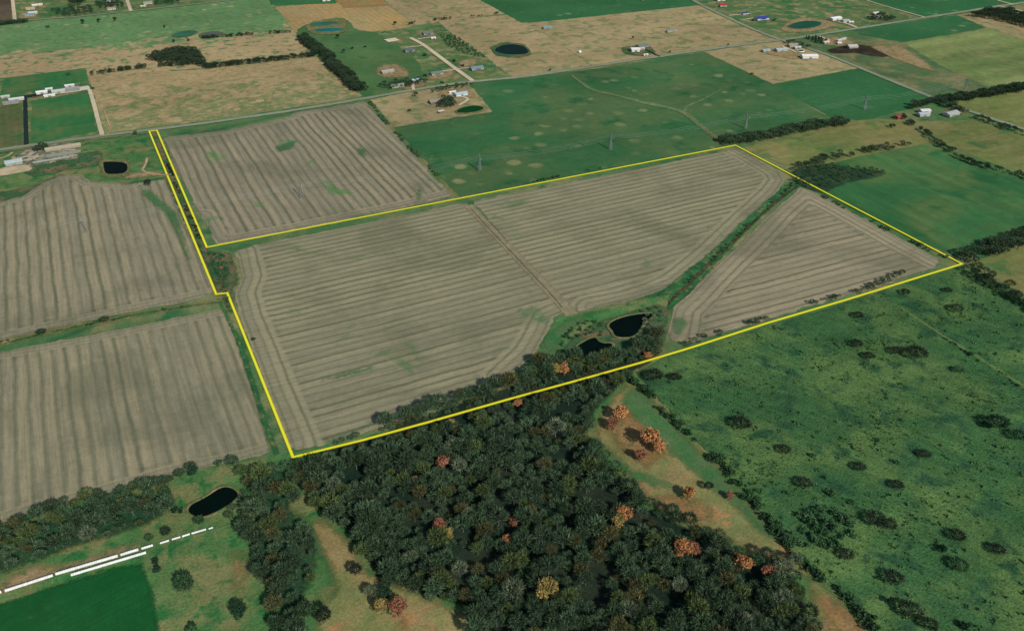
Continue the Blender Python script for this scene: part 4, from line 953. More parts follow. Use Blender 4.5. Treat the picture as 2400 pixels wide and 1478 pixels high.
# ------------------------------------------------------------------ trees and bushes standing singly
SINGLE = [
    (112, 67, 'thorn', 'hedge', 1.5, 'dark tree farthest left below the village road'), (195, 57, 'oak', 'ever', .95, 'dark tree below the village road, leftmost of a row of three'),
    (232, 54, 'oak', 'ever', .85, 'dark tree below the village road, middle of a row of three'), (270, 50, 'oak', 'ever', .9, 'dark tree below the village road, rightmost of a row of three'),
    (386, 66, 'oak', 'ever', .6, 'small dark tree above the far green pond'), (408, 101, 'oak', 'ever', .7, 'dark tree below the far green pond'),
    (442, 98, 'oak', 'ever', .6, 'dark tree below the grey silted pond'), (420, 118, 'thorn', 'hedge', 1.4, 'dark tree just above the square copse'),
    (160, 177, 'shrub', 'shrub', 1.6, 'low dark bush on the back lawn of the compound'), (218, 210, 'shrub', 'shrub', 1.3, 'dark bush beside the concrete pad of the compound'),
    (318, 318, 'oak', 'shrub', .7, 'dark round tree south of the road left of the yellow strip'), (792, 92, 'bare', 'hedge', .8, 'dark tree at the top of the green paddock'),
    (806, 126, 'bare', 'hedge', .75, 'dark tree in the paddock beside the tree belt'), (826, 115, 'shrub', 'ever', 1.2, 'small dark bush in the middle of the paddock'),
    (855, 112, 'shrub', 'ever', 1.0, 'smaller dark bush right of another in the paddock'), (926, 60, 'oak', 'ever', .8, 'dark tree above the house lots'),
    (960, 60, 'oak', 'ever', .6, 'small dark tree at the corner above the house lots'), (995, 132, 'shrub', 'ever', 1.5, 'dark bush left of the gravel lane'),
    (1063, 146, 'shrub', 'ever', 1.5, 'dark bush right of the gravel lane'), (1083, 157, 'shrub', 'ever', 1.3, 'dark bush beside the blue-grey roofed house'),
    (997, 180, 'shrub', 'ever', 1.2, 'dark bush beside the green-grey roofed house'), (1037, 196, 'shrub', 'ever', 1.1, 'dark bush on the bright lawn by the main road'),
    (975, 228, 'bare', 'hedge', .8, 'dark tree south of the road at the farm pasture'), (960, 262, 'thorn', 'brown', 1.0, 'brown bush in the farm pasture'),
    (1289, 168, 'oak', 'ever', .5, 'dark tree beside the main road bend'), (1483, 93, 'oak', 'ever', .6, 'dark tree above the white square barn'),
    (1570, 126, 'oak', 'ever', .5, 'dark olive bush at the roadside by the white square barn'), (1706, 108, 'oak', 'brown', .45, 'brown bush above the main road'),
    (1762, 176, 'thorn', 'brown', 1.0, 'lone brown tree in the corner pasture'), (2090, 300, 'thorn', 'brown', 1.6, 'dark round bush in the olive field'),
    (1766, 50, 'shrub', 'shrub', 1.6, 'dark bush left of the big blue roof'), (1815, 49, 'shrub', 'shrub', 1.4, 'dark bush right of the big blue roof'),
    (348, 438, 'bare', 'brown', .9, 'dark brush heap at the top of the left-hand crop field'), (520, 634, 'oak', 'rust', .45, 'small pinkish tree at the left corner of the main crop field'),
    (594, 797, 'thorn', 'brown', .55, 'lone dark snag in the main crop field near the left line'), (245, 754, 'thorn', 'hedge', 1.2, 'round dark bush on the ditch between the left-hand fields'),
    (97, 782, 'thorn', 'hedge', 1.1, 'dark bush on the ditch near the left edge'), (455, 1118, 'oak', 'ever', 1.05, 'dark round tree at the bottom edge of the lower left field'),
    (548, 1096, 'bare', 'bare', 1.0, 'dark tree near the bottom right corner of the lower left field'), (510, 1088, 'shrub', 'shrub', 1.0, 'small round bush in the corner of the lower left field'),
    (440, 1392, 'bare', 'shrub', 1.35, 'spreading dark tree in the meadow right of the wheat'), (565, 1450, 'oak', 'ever', 1.15, 'dense dark tree low in the meadow'),
    (452, 1490, 'oak', 'shrub', .8, 'dark tree cut by the bottom edge below the spreading tree'), (366, 1325, 'oak', 'ever', .55, 'upper dark bush at the corner of the wheat field'),
    (370, 1345, 'oak', 'ever', .6, 'lower dark bush at the corner of the wheat field'), (352, 1272, 'bare', 'shrub', .6, 'tree at the far side of the white tubes, left of another'),
    (392, 1258, 'bare', 'brown', .7, 'tree at the far side of the white tubes, right of another'), (418, 1200, 'shrub', 'ever', 1.1, 'dark bush at the left end of the long black pond'),
    (470, 1232, 'bare', 'shrub', .75, 'tree below the long black pond'), (390, 1170, 'bare', 'shrub', .9, 'green-grey tree left of the long black pond'),
    (760, 1460, 'bare', 'brown', 1.1, 'large brown bare tree at the bottom of the glade'), (835, 1350, 'bare', 'brown', .9, 'bare tree standing alone in the glade'),
    (872, 1402, 'bare', 'grey', .9, 'pale bare tree at the right side of the glade'), (905, 1405, 'oak', 'ever', 1.0, 'very dark evergreen at the glade'),
    (838, 1270, 'bare', 'bare', 1.0, 'dark bare tree between the glade and the wood'), (1010, 1410, 'bare', 'grey', .7, 'pale bare tree on the dry grass right of the glade'),
    (1660, 1150, 'bare', 'ever', .7, 'dark tree by the fence in the clearing'), (1710, 1172, 'oak', 'rust', .7, 'pale rusty tree by the fence in the clearing'),
    (1860, 1330, 'bare', 'grey', 1.0, 'pale bare tree at the right tip of the wood'),
    # bushes of the right-hand pasture
    (1532, 890, 'thorn', 'brown', 2.0, 'large dark bush at the top left corner of the right-hand pasture'), (1582, 890, 'thorn', 'brown', 1.3, 'dark bush right of the corner bush in the right-hand pasture'),
    (1735, 1003, 'thorn', 'brown', 2.0, 'wide dark bush in the left part of the right-hand pasture'), (2145, 838, 'thorn', 'brown', 2.3, 'wide dark thorn bush high in the right-hand pasture'),
    (2100, 830, 'thorn', 'brown', 1.5, 'dark bush touching the wide thorn bush on its left'), (2005, 812, 'thorn', 'brown', 1.4, 'dark bush high in the pasture, left of the thorn bushes'),
    (2035, 840, 'thorn', 'brown', 1.3, 'brownish bush below the left thorn bushes'), (2272, 832, 'shrub', 'shrub', 1.0, 'small flat bush on the fence right of the thorn bushes'),
    (2245, 872, 'thorn', 'shrub', 1.2, 'greenish bush below the fence in the upper pasture'), (2335, 1003, 'thorn', 'ever', 2.3, 'largest dark bush at the right edge of the pasture'),
    (2385, 1030, 'thorn', 'ever', 1.7, 'dark bush at the right picture edge beside the largest one'), (2310, 1000, 'shrub', 'ever', 1.3, 'small dark bush on the left of the largest one'),
    (1836, 1060, 'thorn', 'brown', 1.3, 'dark bush in mid pasture, left of a smaller one'), (1902, 1072, 'shrub', 'shrub', .8, 'small bush in mid pasture'),
    (2055, 1032, 'shrub', 'shrub', .6, 'tiny dark bush in mid pasture'), (2165, 1070, 'thorn', 'brown', 1.2, 'dark bush in mid pasture, below the tiny one'),
    (2012, 1100, 'thorn', 'brown', 1.2, 'dark bush left of centre in the pasture'), (2098, 1085, 'shrub', 'shrub', .8, 'small bush between two dark ones in mid pasture'),
    (1882, 1140, 'thorn', 'brown', 1.5, 'dark bush above the thicket at the fence bend'), (2100, 1142, 'thorn', 'brown', 1.2, 'dark bush left of the small bare scar'),
    (1945, 1160, 'shrub', 'shrub', 1.1, 'low green bush right of the one above the thicket'), (1992, 1180, 'shrub', 'shrub', .8, 'small dark bush above the broad flat one'),
    (2050, 1226, 'thorn', 'brown', 1.8, 'broad flat dark bush right of the thicket'), (2080, 1236, 'thorn', 'brown', 1.4, 'dark bush joined to the broad flat one'),
    (1980, 1306, 'thorn', 'brown', 1.3, 'brown bush just below the thicket'), (2240, 1262, 'thorn', 'brown', 1.4, 'brown bush in the lower right pasture'),
    (2205, 1292, 'shrub', 'ever', 1.2, 'dark green bush left of two in the lower right pasture'), (2335, 1295, 'thorn', 'brown', 1.3, 'dark bush nearest the right edge in the lower pasture'),
    (2245, 1332, 'thorn', 'shrub', 1.5, 'grey-green bush in the lower right pasture'), (2092, 1362, 'thorn', 'brown', 1.6, 'dark bush in the lower pasture near the fence'),
    (2085, 1418, 'oak', 'ever', .6, 'dense dark bush low in the pasture near the fence'), (2130, 1440, 'thorn', 'brown', 1.8, 'brown bush trailing right of the dense dark one'),
    (2175, 1470, 'thorn', 'brown', 1.3, 'dark bush at the bottom edge of the pasture'), (2260, 1476, 'shrub', 'ever', 1.2, 'dark bush in the bottom right part of the picture'),
    (2010, 745, 'thorn', 'brown', 1.3, 'brown bush just below the yellow line on the right'), (2120, 690, 'thorn', 'brown', 1.5, 'dark bush below the yellow line near its right corner'),
    (2240, 730, 'thorn', 'bare', 1.6, 'grey bush below the right corner of the yellow line'), (2220, 685, 'thorn', 'brown', 1.3, 'dark bush under the right corner of the yellow line'),
]
for (x, y, sh, lk, s, lab) in SINGLE:
    p = np.array(P(x, y)); base = {'thorn': 4.4, 'shrub': 4, 'oak': 11, 'bare': 11, 'ever': 8}[sh]
    h = min(base * s * (1.0 if sh != 'thorn' else .8), max(line_cap(p), 1.0))
    if sh in ('thorn', 'shrub') and y > 690: s *= 1.3; h = min(h * 1.15, max(line_cap(p), 1.0))
    nm = {'thorn': 'thorn_bush', 'shrub': 'bush', 'oak': 'tree', 'bare': 'bare_tree', 'ever': 'evergreen'}[sh]
    tree(nm, p, sh, lk, s, lab, 'bush' if sh in ('thorn', 'shrub') else 'tree', None, h / base)

belt('fence_brush', [(2130, 740), (2190, 778), (2280, 836), (2340, 876), (2420, 926)], 2, 2.2, 3.6, 'shrub', 'shrub', 'dark brush dashes along the fence in the upper right pasture', 47, .2)

# grass tussocks of the near pasture
g = np.random.default_rng(5); tf, tt = [], []
tp = scatter(PP([(1500, 880), (1740, 790), (2240, 640), (2440, 730), (2600, 1000), (2560, 1520), (2080, 1500), (1900, 1330), (1720, 1120), (1600, 1000)]), 2.7, 77)
dens = np.sin(tp[:, 0] * .05 + np.sin(tp[:, 1] * .04) * 2) + np.sin(tp[:, 1] * .07 + 1.3)
for p, dn in zip(tp, dens):
    if g.random() > .42 + .20 * dn: continue
    if line_cap(p) < 2.5: continue
    k = g.uniform(.5, 1.05) if g.random() < .78 else g.uniform(1.2, 2.4); b = g.uniform(.1, .75)
    for j in range(6):
        a = g.uniform(0, 6.28); r0 = g.uniform(.1, .9) * k; c = np.array([p[0] + math.cos(a) * r0, p[1] + math.sin(a) * r0, .75])
        w = g.uniform(.25, .5) * k; a2 = g.uniform(0, 6.28)
        tf += [c + np.array([math.cos(a2), math.sin(a2), 0]) * w, c - np.array([math.cos(a2), math.sin(a2), 0]) * w, c + np.array([g.normal(0, .3), g.normal(0, .3), g.uniform(.5, 1.1) * k])]
        tt += [min(1, max(0, b + g.normal(0, .15)))] * 3
tag(link('grass_tussocks', soup_mesh('grass_tussocks', np.array(tf), LEAF['tuft'], tt)), 'coarse green grass tussocks of the right-hand pasture', None, None, 'stuff')

# ------------------------------------------------------------------ buildings
def box_vf(x0, x1, y0, y1, z0, z1):
    v = [(x0, y0, z0), (x1, y0, z0), (x1, y1, z0), (x0, y1, z0), (x0, y0, z1), (x1, y0, z1), (x1, y1, z1), (x0, y1, z1)]
    f = [(0, 3, 2, 1), (4, 5, 6, 7), (0, 1, 5, 4), (1, 2, 6, 5), (2, 3, 7, 6), (3, 0, 4, 7)]
    return v, f
def box(name, dims, mat, parent, loc=(0, 0, 0), rz=0):
    return link(name, new_mesh(name, *box_vf(*dims), mat), parent, loc, rz)

_mc = {}
def paint(hexv, kind='wall'):
    k = (hexv, kind)
    if k not in _mc:
        if kind == 'roof':
            N = NT('roof_' + hexv)
            tc = N.n('ShaderNodeTexCoord').outputs['Object']
            rib = N.math('SINE', N.math('MULTIPLY', N.dot(tc, (1, 0, 0)), 2 * math.pi / .9))
            k1 = N.math('MULTIPLY_ADD', rib, .05, 1.0)
            k2 = N.step(N.noise(tc, .35, 5, .65), .25, .75, .80, 1.12)
            _mc[k] = N.finish(N.scale(alb(hexv, .82), N.math('MULTIPLY', k1, k2)), .55, .3)
        else: _mc[k] = plain_mat('wall_' + hexv, alb(hexv, .8), .85, .2, .12, .8)
    return _mc[k]
GLASS = plain_mat('window_glass', (.03, .04, .05), .15, .5, .1)
FRAME = plain_mat('white_trim', (.7, .7, .67), .6, .3, .05)
def window_mesh():
    if 'win' not in _mc:
        _mc['win'] = new_mesh('window', *box_vf(-.55, .55, -.04, .04, 0, 1.2), GLASS)
        v, f = [], []
        for d in ((-.63, .63, -.06, .02, -.10, 0), (-.63, .63, -.06, .02, 1.2, 1.28), (-.63, -.55, -.06, .02, 0, 1.2), (.55, .63, -.06, .02, 0, 1.2)):
            a, b = box_vf(*d); f += [tuple(i + len(v) for i in q) for q in b]; v += a
        _mc['frm'] = new_mesh('frame', v, f, FRAME)
    return _mc['win'], _mc['frm']

def building(name, px, L, Wd, rot, h, rise, roof, wall, label, cat='house', style='house', chimney=False, porch=False):
    x, y = P(*px)
    root = empty(name, (x, y, ZL[0]), rot); tag(root, label, cat)
    l, w = L / 2, Wd / 2
    v = [(-l, -w, 0), (l, -w, 0), (l, w, 0), (-l, w, 0), (-l, -w, h), (l, -w, h), (l, w, h), (-l, w, h), (-l, 0, h + rise), (l, 0, h + rise)]
    f = [(0, 1, 5, 4), (2, 3, 7, 6), (1, 2, 6, 9, 5), (3, 0, 4, 8, 7)]
    link('wall', new_mesh('wall', v, f, paint(wall)), root)
    ov, th = .55, .22; sl = rise / w
    rv, rf = [], []
    for s in (-1, 1):
        a = [(-l - ov, s * (w + ov), h - sl * ov + .03), (l + ov, s * (w + ov), h - sl * ov + .03), (l + ov, 0, h + rise + .03), (-l - ov, 0, h + rise + .03)]
        b = [(p[0], p[1], p[2] + th) for p in a]; n = len(rv); rv += a + b
        q = [(4, 5, 6, 7), (3, 2, 1, 0), (0, 1, 5, 4), (1, 2, 6, 5), (3, 0, 4, 7)]
        if s > 0: q = [t[::-1] for t in q]
        rf += [tuple(i + n for i in t) for t in q]
    ro = link('roof', new_mesh('roof', rv, rf, paint(roof, 'roof')), root)
    box('ridge_cap', (-l - ov, l + ov, -.22, .22, h + rise + th - .02, h + rise + th + .1), paint(roof), ro)
    wm, fm = window_mesh()
    if style == 'house':
        box('door', (-.5, .5, -w - .06, -w + .02, 0, 2.1), paint('5A3A2A'), root, (l * .12, 0, 0))
        n = max(1, int(L // 5))
        for s, a in ((-1, 0), (1, math.pi)):
            for i in range(n):
                xx = -l + L * (i + .5) / n
                if s < 0 and abs(xx - l * .12) < 1.3: continue
                wo_ = link('window', wm, root, (xx, s * (w + .02), 1.0), a); link('frame', fm, wo_)
        if chimney: box('chimney', (l * .4, l * .4 + .9, w * .2, w * .2 + .9, h + rise * .5, h + rise + .9), paint('7A5A48'), ro)
        if porch:
            box('porch_roof', (-l * .5, l * .5, -w - 2.6, -w - .6, h - .45, h - .3), paint(roof, 'roof'), root)
            for sx in (-1, 1): box('porch_post', (-.08, .08, -.08, .08, 0, h - .45), FRAME, root, (sx * l * .46, -w - 2.4, 0))
    else:
        box('sliding_door', (-min(2.2, l * .5), min(2.2, l * .5), -w - .1, -w + .02, 0, min(h - .4, 3.2)), paint('8A8A80'), root)
        box('end_door', (l - .02, l + .1, -1.6, 1.6, 0, min(h - .3, 3.2)), paint('77776E'), root)
    return root

WHT, GRY, DKG, BLU, LBL, TEA = 'F2F2EA', 'A8A8A0', '5A5E60', '2B3A8A', 'A9C2C8', '7E9C98'
HOUSES = [
    # name, photo point, length, width, rotation, wall height, rise, roof, wall, label, category, style, chimney, porch
    ('mobile_home', (88, 15), 21, 6, 0, 2.8, .8, WHT, 'D8D2C4', 'long white mobile home, farthest back of four beside the village street', 'mobile home', 'house', 0, 0),
    ('house', (72, 24), 17, 9, 0, 2.8, 1.8, 'B5AA90', 'C8B898', 'tan-roofed house second from the back beside the village street', 'house', 'house', 1, 0),
    ('house', (78, 34), 17, 9, 0, 2.8, 1.8, 'C5D2D4', 'C8C0B0', 'pale blue-white roofed house beside the village street', 'house', 'house', 0, 1),
    ('house', (70, 39), 18, 8, 0, 2.8, 1.6, '7F9AA2', 'A8A090', 'blue-grey roofed house nearest the village road, beside the street', 'house', 'house', 1, 0),
    ('house', (260, 5), 18, 10, 0, 2.8, 1.8, TEA, 'C8C0B0', 'teal-roofed house at the top edge left of the lane', 'house', 'house', 0, 0),
    ('house', (262, 24), 17, 9, 0, 2.8, 1.8, '9A948A', 'D0C8B8', 'grey-roofed house by the village road left of the lane', 'house', 'house', 1, 0),
    ('house', (347, 11), 18, 11, 0, 2.8, 2.0, '9DA39A', 'C0B8A4', 'grey-roofed house by the village road right of the lane', 'house', 'house', 1, 0),
    ('shed', (336, 18), 11, 6, 0, 2.5, .9, 'D8D0A8', 'C0B080', 'small cream shed in front of the grey house right of the lane', 'shed', 'barn', 0, 0),
    ('shed', (14, 231), 12, 6, .03, 2.8, 1.0, 'C4CCC6', 'B0B0A4', 'small pale shed at the left end of the compound', 'shed', 'barn', 0, 0),
    ('barn', (40, 237), 21, 7, .03, 3.0, 1.2, 'D9DDD6', 'B8B8AC', 'long pale roofed barn left of the black drive', 'barn', 'barn', 0, 0),
    ('barn', (27, 245), 22, 8, .03, 3.0, 1.4, '8F949A', '9A8A78', 'long grey roofed barn in front of the pale one in the compound', 'barn', 'barn', 0, 0),
    ('barn', (99, 221), 16, 8, .03, 3.2, 1.2, 'FAFAF4', 'D0D0C4', 'bright white roofed barn behind the end of the black drive', 'barn', 'barn', 0, 0),
    ('shed', (116, 213), 10, 6, .03, 2.6, .9, 'E4E8E2', 'C0C0B4', 'small white shed behind the bright white barn', 'shed', 'barn', 0, 0),
    ('barn', (138, 219), 19, 11, .03, 3.4, 1.6, 'C6CBCA', 'B0B0A4', 'light grey roofed barn in the middle of the compound', 'barn', 'barn', 0, 0),
    ('shed', (164, 205), 14, 6, .03, 2.8, .9, 'ECEEE6', 'C0C0B4', 'narrow white shed behind the dark grey barn', 'shed', 'barn', 0, 0),
    ('barn', (170, 214), 22, 10, .03, 3.6, 1.7, '98989E', '88887E', 'large dark grey roofed barn beside the concrete pad', 'barn', 'barn', 0, 0),
    ('shed', (117, 228), 16, 5, .03, 2.6, .8, 'F0F0E8', 'D0D0C4', 'narrow white shed at the top edge of the square lawn', 'shed', 'barn', 0, 0),
    ('shed', (34, 386), 20, 13, .05, 3.6, 1.9, 'BCC9C6', '9AA09A', 'blue-grey gabled shed in the rubble yard', 'shed', 'barn', 0, 0),
    ('ruined_shed', (149, 350), 44, 11, .02, 2.8, 1.2, 'C2B69A', 'A0947C', 'long dirty tan ruined shed beside the main road', 'shed', 'barn', 0, 0),
    ('ruined_shed', (150, 364), 42, 7, .02, 1.8, .6, '929C8C', '8A8A78', 'long collapsed grey shed, second row below the main road', 'shed', 'barn', 0, 0),
    ('ruined_shed', (122, 378), 44, 4, .02, 1.3, .4, 'A9B3A2', '8A8A78', 'narrow collapsed shed, lowest row of the rubble yard', 'shed', 'barn', 0, 0),
    ('house', (1002, 82), 19, 12, 0, 2.9, 2.2, '6E7A78', 'A09888', 'dark grey roofed house at the top of the gravel lane', 'house', 'house', 1, 1),
    ('trailer', (1016, 93), 9, 3.2, 0, 2.4, .4, 'F0F4F4', 'D8DCDC', 'white trailer parked below the dark grey roofed house', 'trailer', 'barn', 0, 0),
    ('house', (959, 122), 18, 11, 0, 2.9, 2.0, '5C6E78', 'A88E70', 'slate-roofed house on bare soil left of the gravel lane', 'house', 'house', 0, 1),
    ('house', (908, 172), 22, 10, .12, 2.9, 2.0, 'A9ADA4', 'B09880', 'grey-roofed house on a tan lot at the paddock side', 'house', 'house', 1, 0),
    ('house', (1023, 176), 20, 11, 0, 2.9, 2.0, '76867C', 'B8B09C', 'green-grey roofed house at the left end of the lower driveway', 'house', 'house', 0, 1),
    ('house', (1117, 164), 22, 12, 0, 2.9, 2.2, '7C929A', 'B0A898', 'blue-grey roofed house at the right end of the lower driveway', 'house', 'house', 1, 1),
    ('barn', (977, 193), 17, 10, 0, 3.4, 1.4, 'BCD0D6', 'C8D0D0', 'light blue roofed barn just above the main road', 'barn', 'barn', 0, 0),
    ('house', (932, 206), 22, 9, .05, 2.9, 1.8, '9EA6A0', 'A89C88', 'grey house among trees just above the main road', 'house', 'house', 1, 0),
    ('trailer', (1060, 220), 11, 4, .05, 2.4, .5, 'F4F4EE', 'D8D4C8', 'white trailer in the farmyard south of the road', 'trailer', 'barn', 0, 0),
    ('barn', (1080, 225), 20, 11, .03, 3.4, 1.4, 'B6D0D8', 'C8D0D0', 'pale blue roofed barn in the farmyard south of the road', 'barn', 'barn', 0, 0),
    ('house', (1022, 242), 22, 11, .03, 3.0, 2.2, '9A9088', '8A6A54', 'brown-grey roofed farmhouse among dark trees', 'house', 'house', 1, 1),
    ('shed', (1033, 265), 8, 3, 0, 2.2, .5, 'D8D8D0', '5A5A54', 'tiny white-roofed shed alone in the farm pasture', 'shed', 'barn', 0, 0),
    ('shed', (1283, 68), 17, 10, -.3, 3.0, 1.4, '86A4A2', '9A9A8C', 'blue-green roofed shed at the corner of the dry field', 'shed', 'barn', 0, 0),
    ('mobile_home', (1574, 76), 24, 7, 0, 2.8, .9, '8E9A9C', 'B0A090', 'grey mobile home alone in the middle of the hay field', 'mobile home', 'house', 0, 0),
    ('barn', (1488, 121), 15, 15, -.35, 4.0, 1.2, 'FBF9EA', 'D8D4C8', 'bright white square barn above the main road', 'barn', 'barn', 0, 0),
    ('house', (1505, 112), 22, 12, .05, 3.0, 2.0, '6F8480', '98907E', 'green-grey roofed house behind the white square barn', 'house', 'house', 1, 0),
    ('shed', (1503, 118), 11, 7, 0, 2.8, 1.0, 'C4C8C2', 'A8A89C', 'pale grey shed right of the white square barn', 'shed', 'barn', 0, 0),
    ('trailer', (1513, 132), 9, 3, 0, 2.4, .4, 'F0EEE4', 'D8D4C8', 'white trailer by the road below the white square barn', 'trailer', 'barn', 0, 0),
    ('barn', (1688, 3), 18, 11, -.2, 4.0, 1.4, 'FCFAF4', 'D8D4C8', 'white barn at the top edge right of the cross road', 'barn', 'barn', 0, 0),
    ('barn', (1694, 17), 15, 9, -.3, 3.4, 1.6, 'B8383A', 'A8A49C', 'red-roofed barn near the top right of the cross road', 'barn', 'barn', 0, 0),
    ('house', (1745, 35), 14, 8, 0, 2.8, 1.6, '3A4A78', 'D0CCC4', 'smaller blue-roofed building right of the cross road', 'house', 'house', 0, 0),
    ('house', (1784, 47), 28, 15, -.08, 3.2, 2.6, '3A489A', 'D8D4CC', 'large bright blue roofed house right of the cross road', 'house', 'house', 0, 1),
    ('shed', (1794, 122), 16, 8, 0, 2.8, 1.2, '9CB6C2', 'A8A89C', 'light blue roofed shed, left of two in the corner pasture', 'shed', 'barn', 0, 0),
    ('barn', (1830, 121), 22, 11, -.15, 3.4, 1.5, 'B9C4C8', 'A8A89C', 'pale grey roofed barn, right of two in the corner pasture', 'barn', 'barn', 0, 0),
    ('house', (1858, 110), 19, 11, -.2, 2.9, 2.0, 'A39C90', 'B8A890', 'taupe roofed house among trees south of the crossroads', 'house', 'house', 1, 0),
    ('shed', (1868, 115), 14, 6, 0, 2.6, .8, 'D4D4CA', 'A8A89C', 'pale shed in front of the taupe roofed house', 'shed', 'barn', 0, 0),
    ('barn', (1896, 137), 28, 15, -.42, 4.2, 1.5, 'FBF9F0', 'D8D4C8', 'large white-roofed barn south of the crossroads', 'barn', 'barn', 0, 0),
    ('barn', (1957, 48), 25, 13, 0, 4.0, 1.5, 'FCFCFA', 'D8D4C8', 'large white barn above the teal pond drive', 'barn', 'barn', 0, 0),
    ('house', (1981, 53), 15, 11, -.2, 2.9, 1.9, 'A9B4B2', 'C0B8A8', 'grey roofed house right of the large white barn above the drive', 'house', 'house', 1, 0),
    ('trailer', (1994, 55), 10, 3.5, -.3, 2.4, .5, 'F4F4EE', 'D8D4C8', 'white trailer beside the grey house at the drive', 'trailer', 'barn', 0, 0),
    ('barn', (2051, 35), 16, 9, 0, 3.2, 1.2, 'DCE4E2', 'C0B8A8', 'white roofed barn behind the upper lane house', 'barn', 'barn', 0, 0),
    ('house', (2055, 44), 22, 11, .1, 2.9, 2.0, '74867E', 'A8A090', 'grey-green roofed house near the upper lane', 'house', 'house', 1, 0),
    ('mobile_home', (1971, 97), 28, 5, .25, 2.8, .7, 'C8D4D8', 'B8B4A8', 'long pale blue mobile home right of the crossroads', 'mobile home', 'house', 0, 0),
    ('shed', (1935, 103), 14, 7, .1, 2.8, 1.1, 'DCD4C8', 'B8A890', 'cream roofed shed among evergreens right of the crossroads', 'shed', 'barn', 0, 0),
    ('shed', (1966, 105), 8, 6, -.2, 2.6, .9, 'F0ECE4', 'B8B4A8', 'small white shed below the long mobile home', 'shed', 'barn', 0, 0),
    ('house', (1996, 113), 18, 14, -.25, 3.0, 2.2, 'C9C6BA', 'A8A090', 'pale grey roofed house at the edge of the feedlot', 'house', 'house', 0, 0),
    ('barn', (2166, 265), 15, 10, -.3, 3.4, 1.3, 'E8E6DE', 'C8C4B8', 'white roofed barn, upper of two beside the cross road farm', 'barn', 'barn', 0, 0),
    ('barn', (2163, 273), 16, 10, -.3, 3.4, 1.3, 'BCC4CC', 'B0B0A8', 'grey-blue roofed barn, lower of two beside the cross road farm', 'barn', 'barn', 0, 0),
    ('barn', (2104, 278), 13, 7, .25, 3.0, 1.3, 'A8483E', '8A4A3A', 'red-roofed barn at the edge of the green wheat corner', 'barn', 'barn', 0, 0),
    ('house', (2228, 271), 24, 13, .1, 3.0, 2.2, 'B0B8AE', 'B8B0A0', 'grey-white roofed farmhouse beside the cross road', 'house', 'house', 1, 1),
    ('barn', (764, 4), 17, 10, 0, 3.6, 1.3, 'F4F2EA', 'D0CCC0', 'white roofed barn at the top edge beside the far wheat strip', 'barn', 'barn', 0, 0),
    ('barn', (1508, 1), 14, 8, 0, 3.6, 1.2, 'F4F2EA', 'D0CCC0', 'white roofed barn at the top edge, left of two above the green field', 'barn', 'barn', 0, 0),
    ('shed', (1549, 1), 11, 6, 0, 3.0, 1.0, 'D8D8D0', 'C0BCB0', 'pale shed at the top edge, right of two above the green field', 'shed', 'barn', 0, 0),
]
for h_ in HOUSES: building(*h_)

# concrete slab of an unfinished house
x, y = P(918, 96); root = empty('house_foundation', (x, y, ZL[0]), .1)
tag(root, 'pale concrete slab of an unfinished house above the slate-roofed one', 'foundation')
box('slab', (-12, 12, -8, 8, 0, .5), M['concrete'], root)
for (a, b, c, d) in ((-12, 12, -8, -7.7), (-12, 12, 7.7, 8), (-12, -11.7, -7.7, 7.7), (11.7, 12, -7.7, 7.7)):
    box('footing', (a, b, c, d, .502, .9), M['concrete'], root)

# round things
def cyl(name, r, z0, z1, mat, parent, k=24, r2=None, loc=(0, 0, 0)):
    r2 = r if r2 is None else r2
    v = [(math.cos(2 * math.pi * i / k) * r, math.sin(2 * math.pi * i / k) * r, z0) for i in range(k)] + [(math.cos(2 * math.pi * i / k) * r2, math.sin(2 * math.pi * i / k) * r2, z1) for i in range(k)]
    f = [(i, (i + 1) % k, k + (i + 1) % k, k + i) for i in range(k)] + [tuple(range(k, 2 * k)), tuple(range(k - 1, -1, -1))]
    return link(name, new_mesh(name, v, f, mat), parent, loc)
x, y = P(1876, 122); root = empty('round_pool', (x, y, ZL[0])); tag(root, 'round teal pool with white rim near the large white-roofed barn', 'pool')
cyl('wall', 7.0, 0, 1.2, FRAME, root, 28); cyl('water', 5.6, 1.15, 1.22, WATER['teal'], root, 28)
x, y = P(1359, 125); root = empty('water_tank', (x, y, ZL[0])); tag(root, 'small round white tank alone in the hay field', 'tank')
cyl('tank_wall', 2.6, 0, 3.0, FRAME, root, 18); cyl('tank_roof', 2.7, 3.0, 3.9, paint(WHT), root, 18, .3)
x, y = P(80, 231); root = empty('parked_car', (x, y, ZL[0]), .1); tag(root, 'red car parked at the end of the black drive', 'car')
RED = plain_mat('car_red', (.45, .04, .03), .3, .5, .05); TYRE = plain_mat('tyre', (.03, .03, .03), .9, .1, .1)
v = [(-2.2, -.9, .35), (2.2, -.9, .35), (2.2, .9, .35), (-2.2, .9, .35), (-2.25, -.92, .85), (2.25, -.92, .8), (2.25, .92, .8), (-2.25, .92, .85)]
link('body', new_mesh('body', v, box_vf(0, 1, 0, 1, 0, 1)[1], RED), root)
v = [(-1.9, -.85, .86), (1.0, -.85, .83), (1.0, .85, .83), (-1.9, .85, .86), (-1.4, -.7, 1.42), (.3, -.7, 1.42), (.3, .7, 1.42), (-1.4, .7, 1.42)]
cb = link('cabin', new_mesh('cabin', v, box_vf(0, 1, 0, 1, 0, 1)[1], GLASS), root)
box('roof_panel', (-1.38, .28, -.68, .68, 1.421, 1.46), RED, cb)
for sx in (-1.35, 1.4):
    for sy in (-.9, .9):
        w_ = cyl('wheel', .34, -.1, .1, TYRE, root, 14, None, (sx, sy, .34)); w_.rotation_euler = (math.pi / 2, 0, 0)

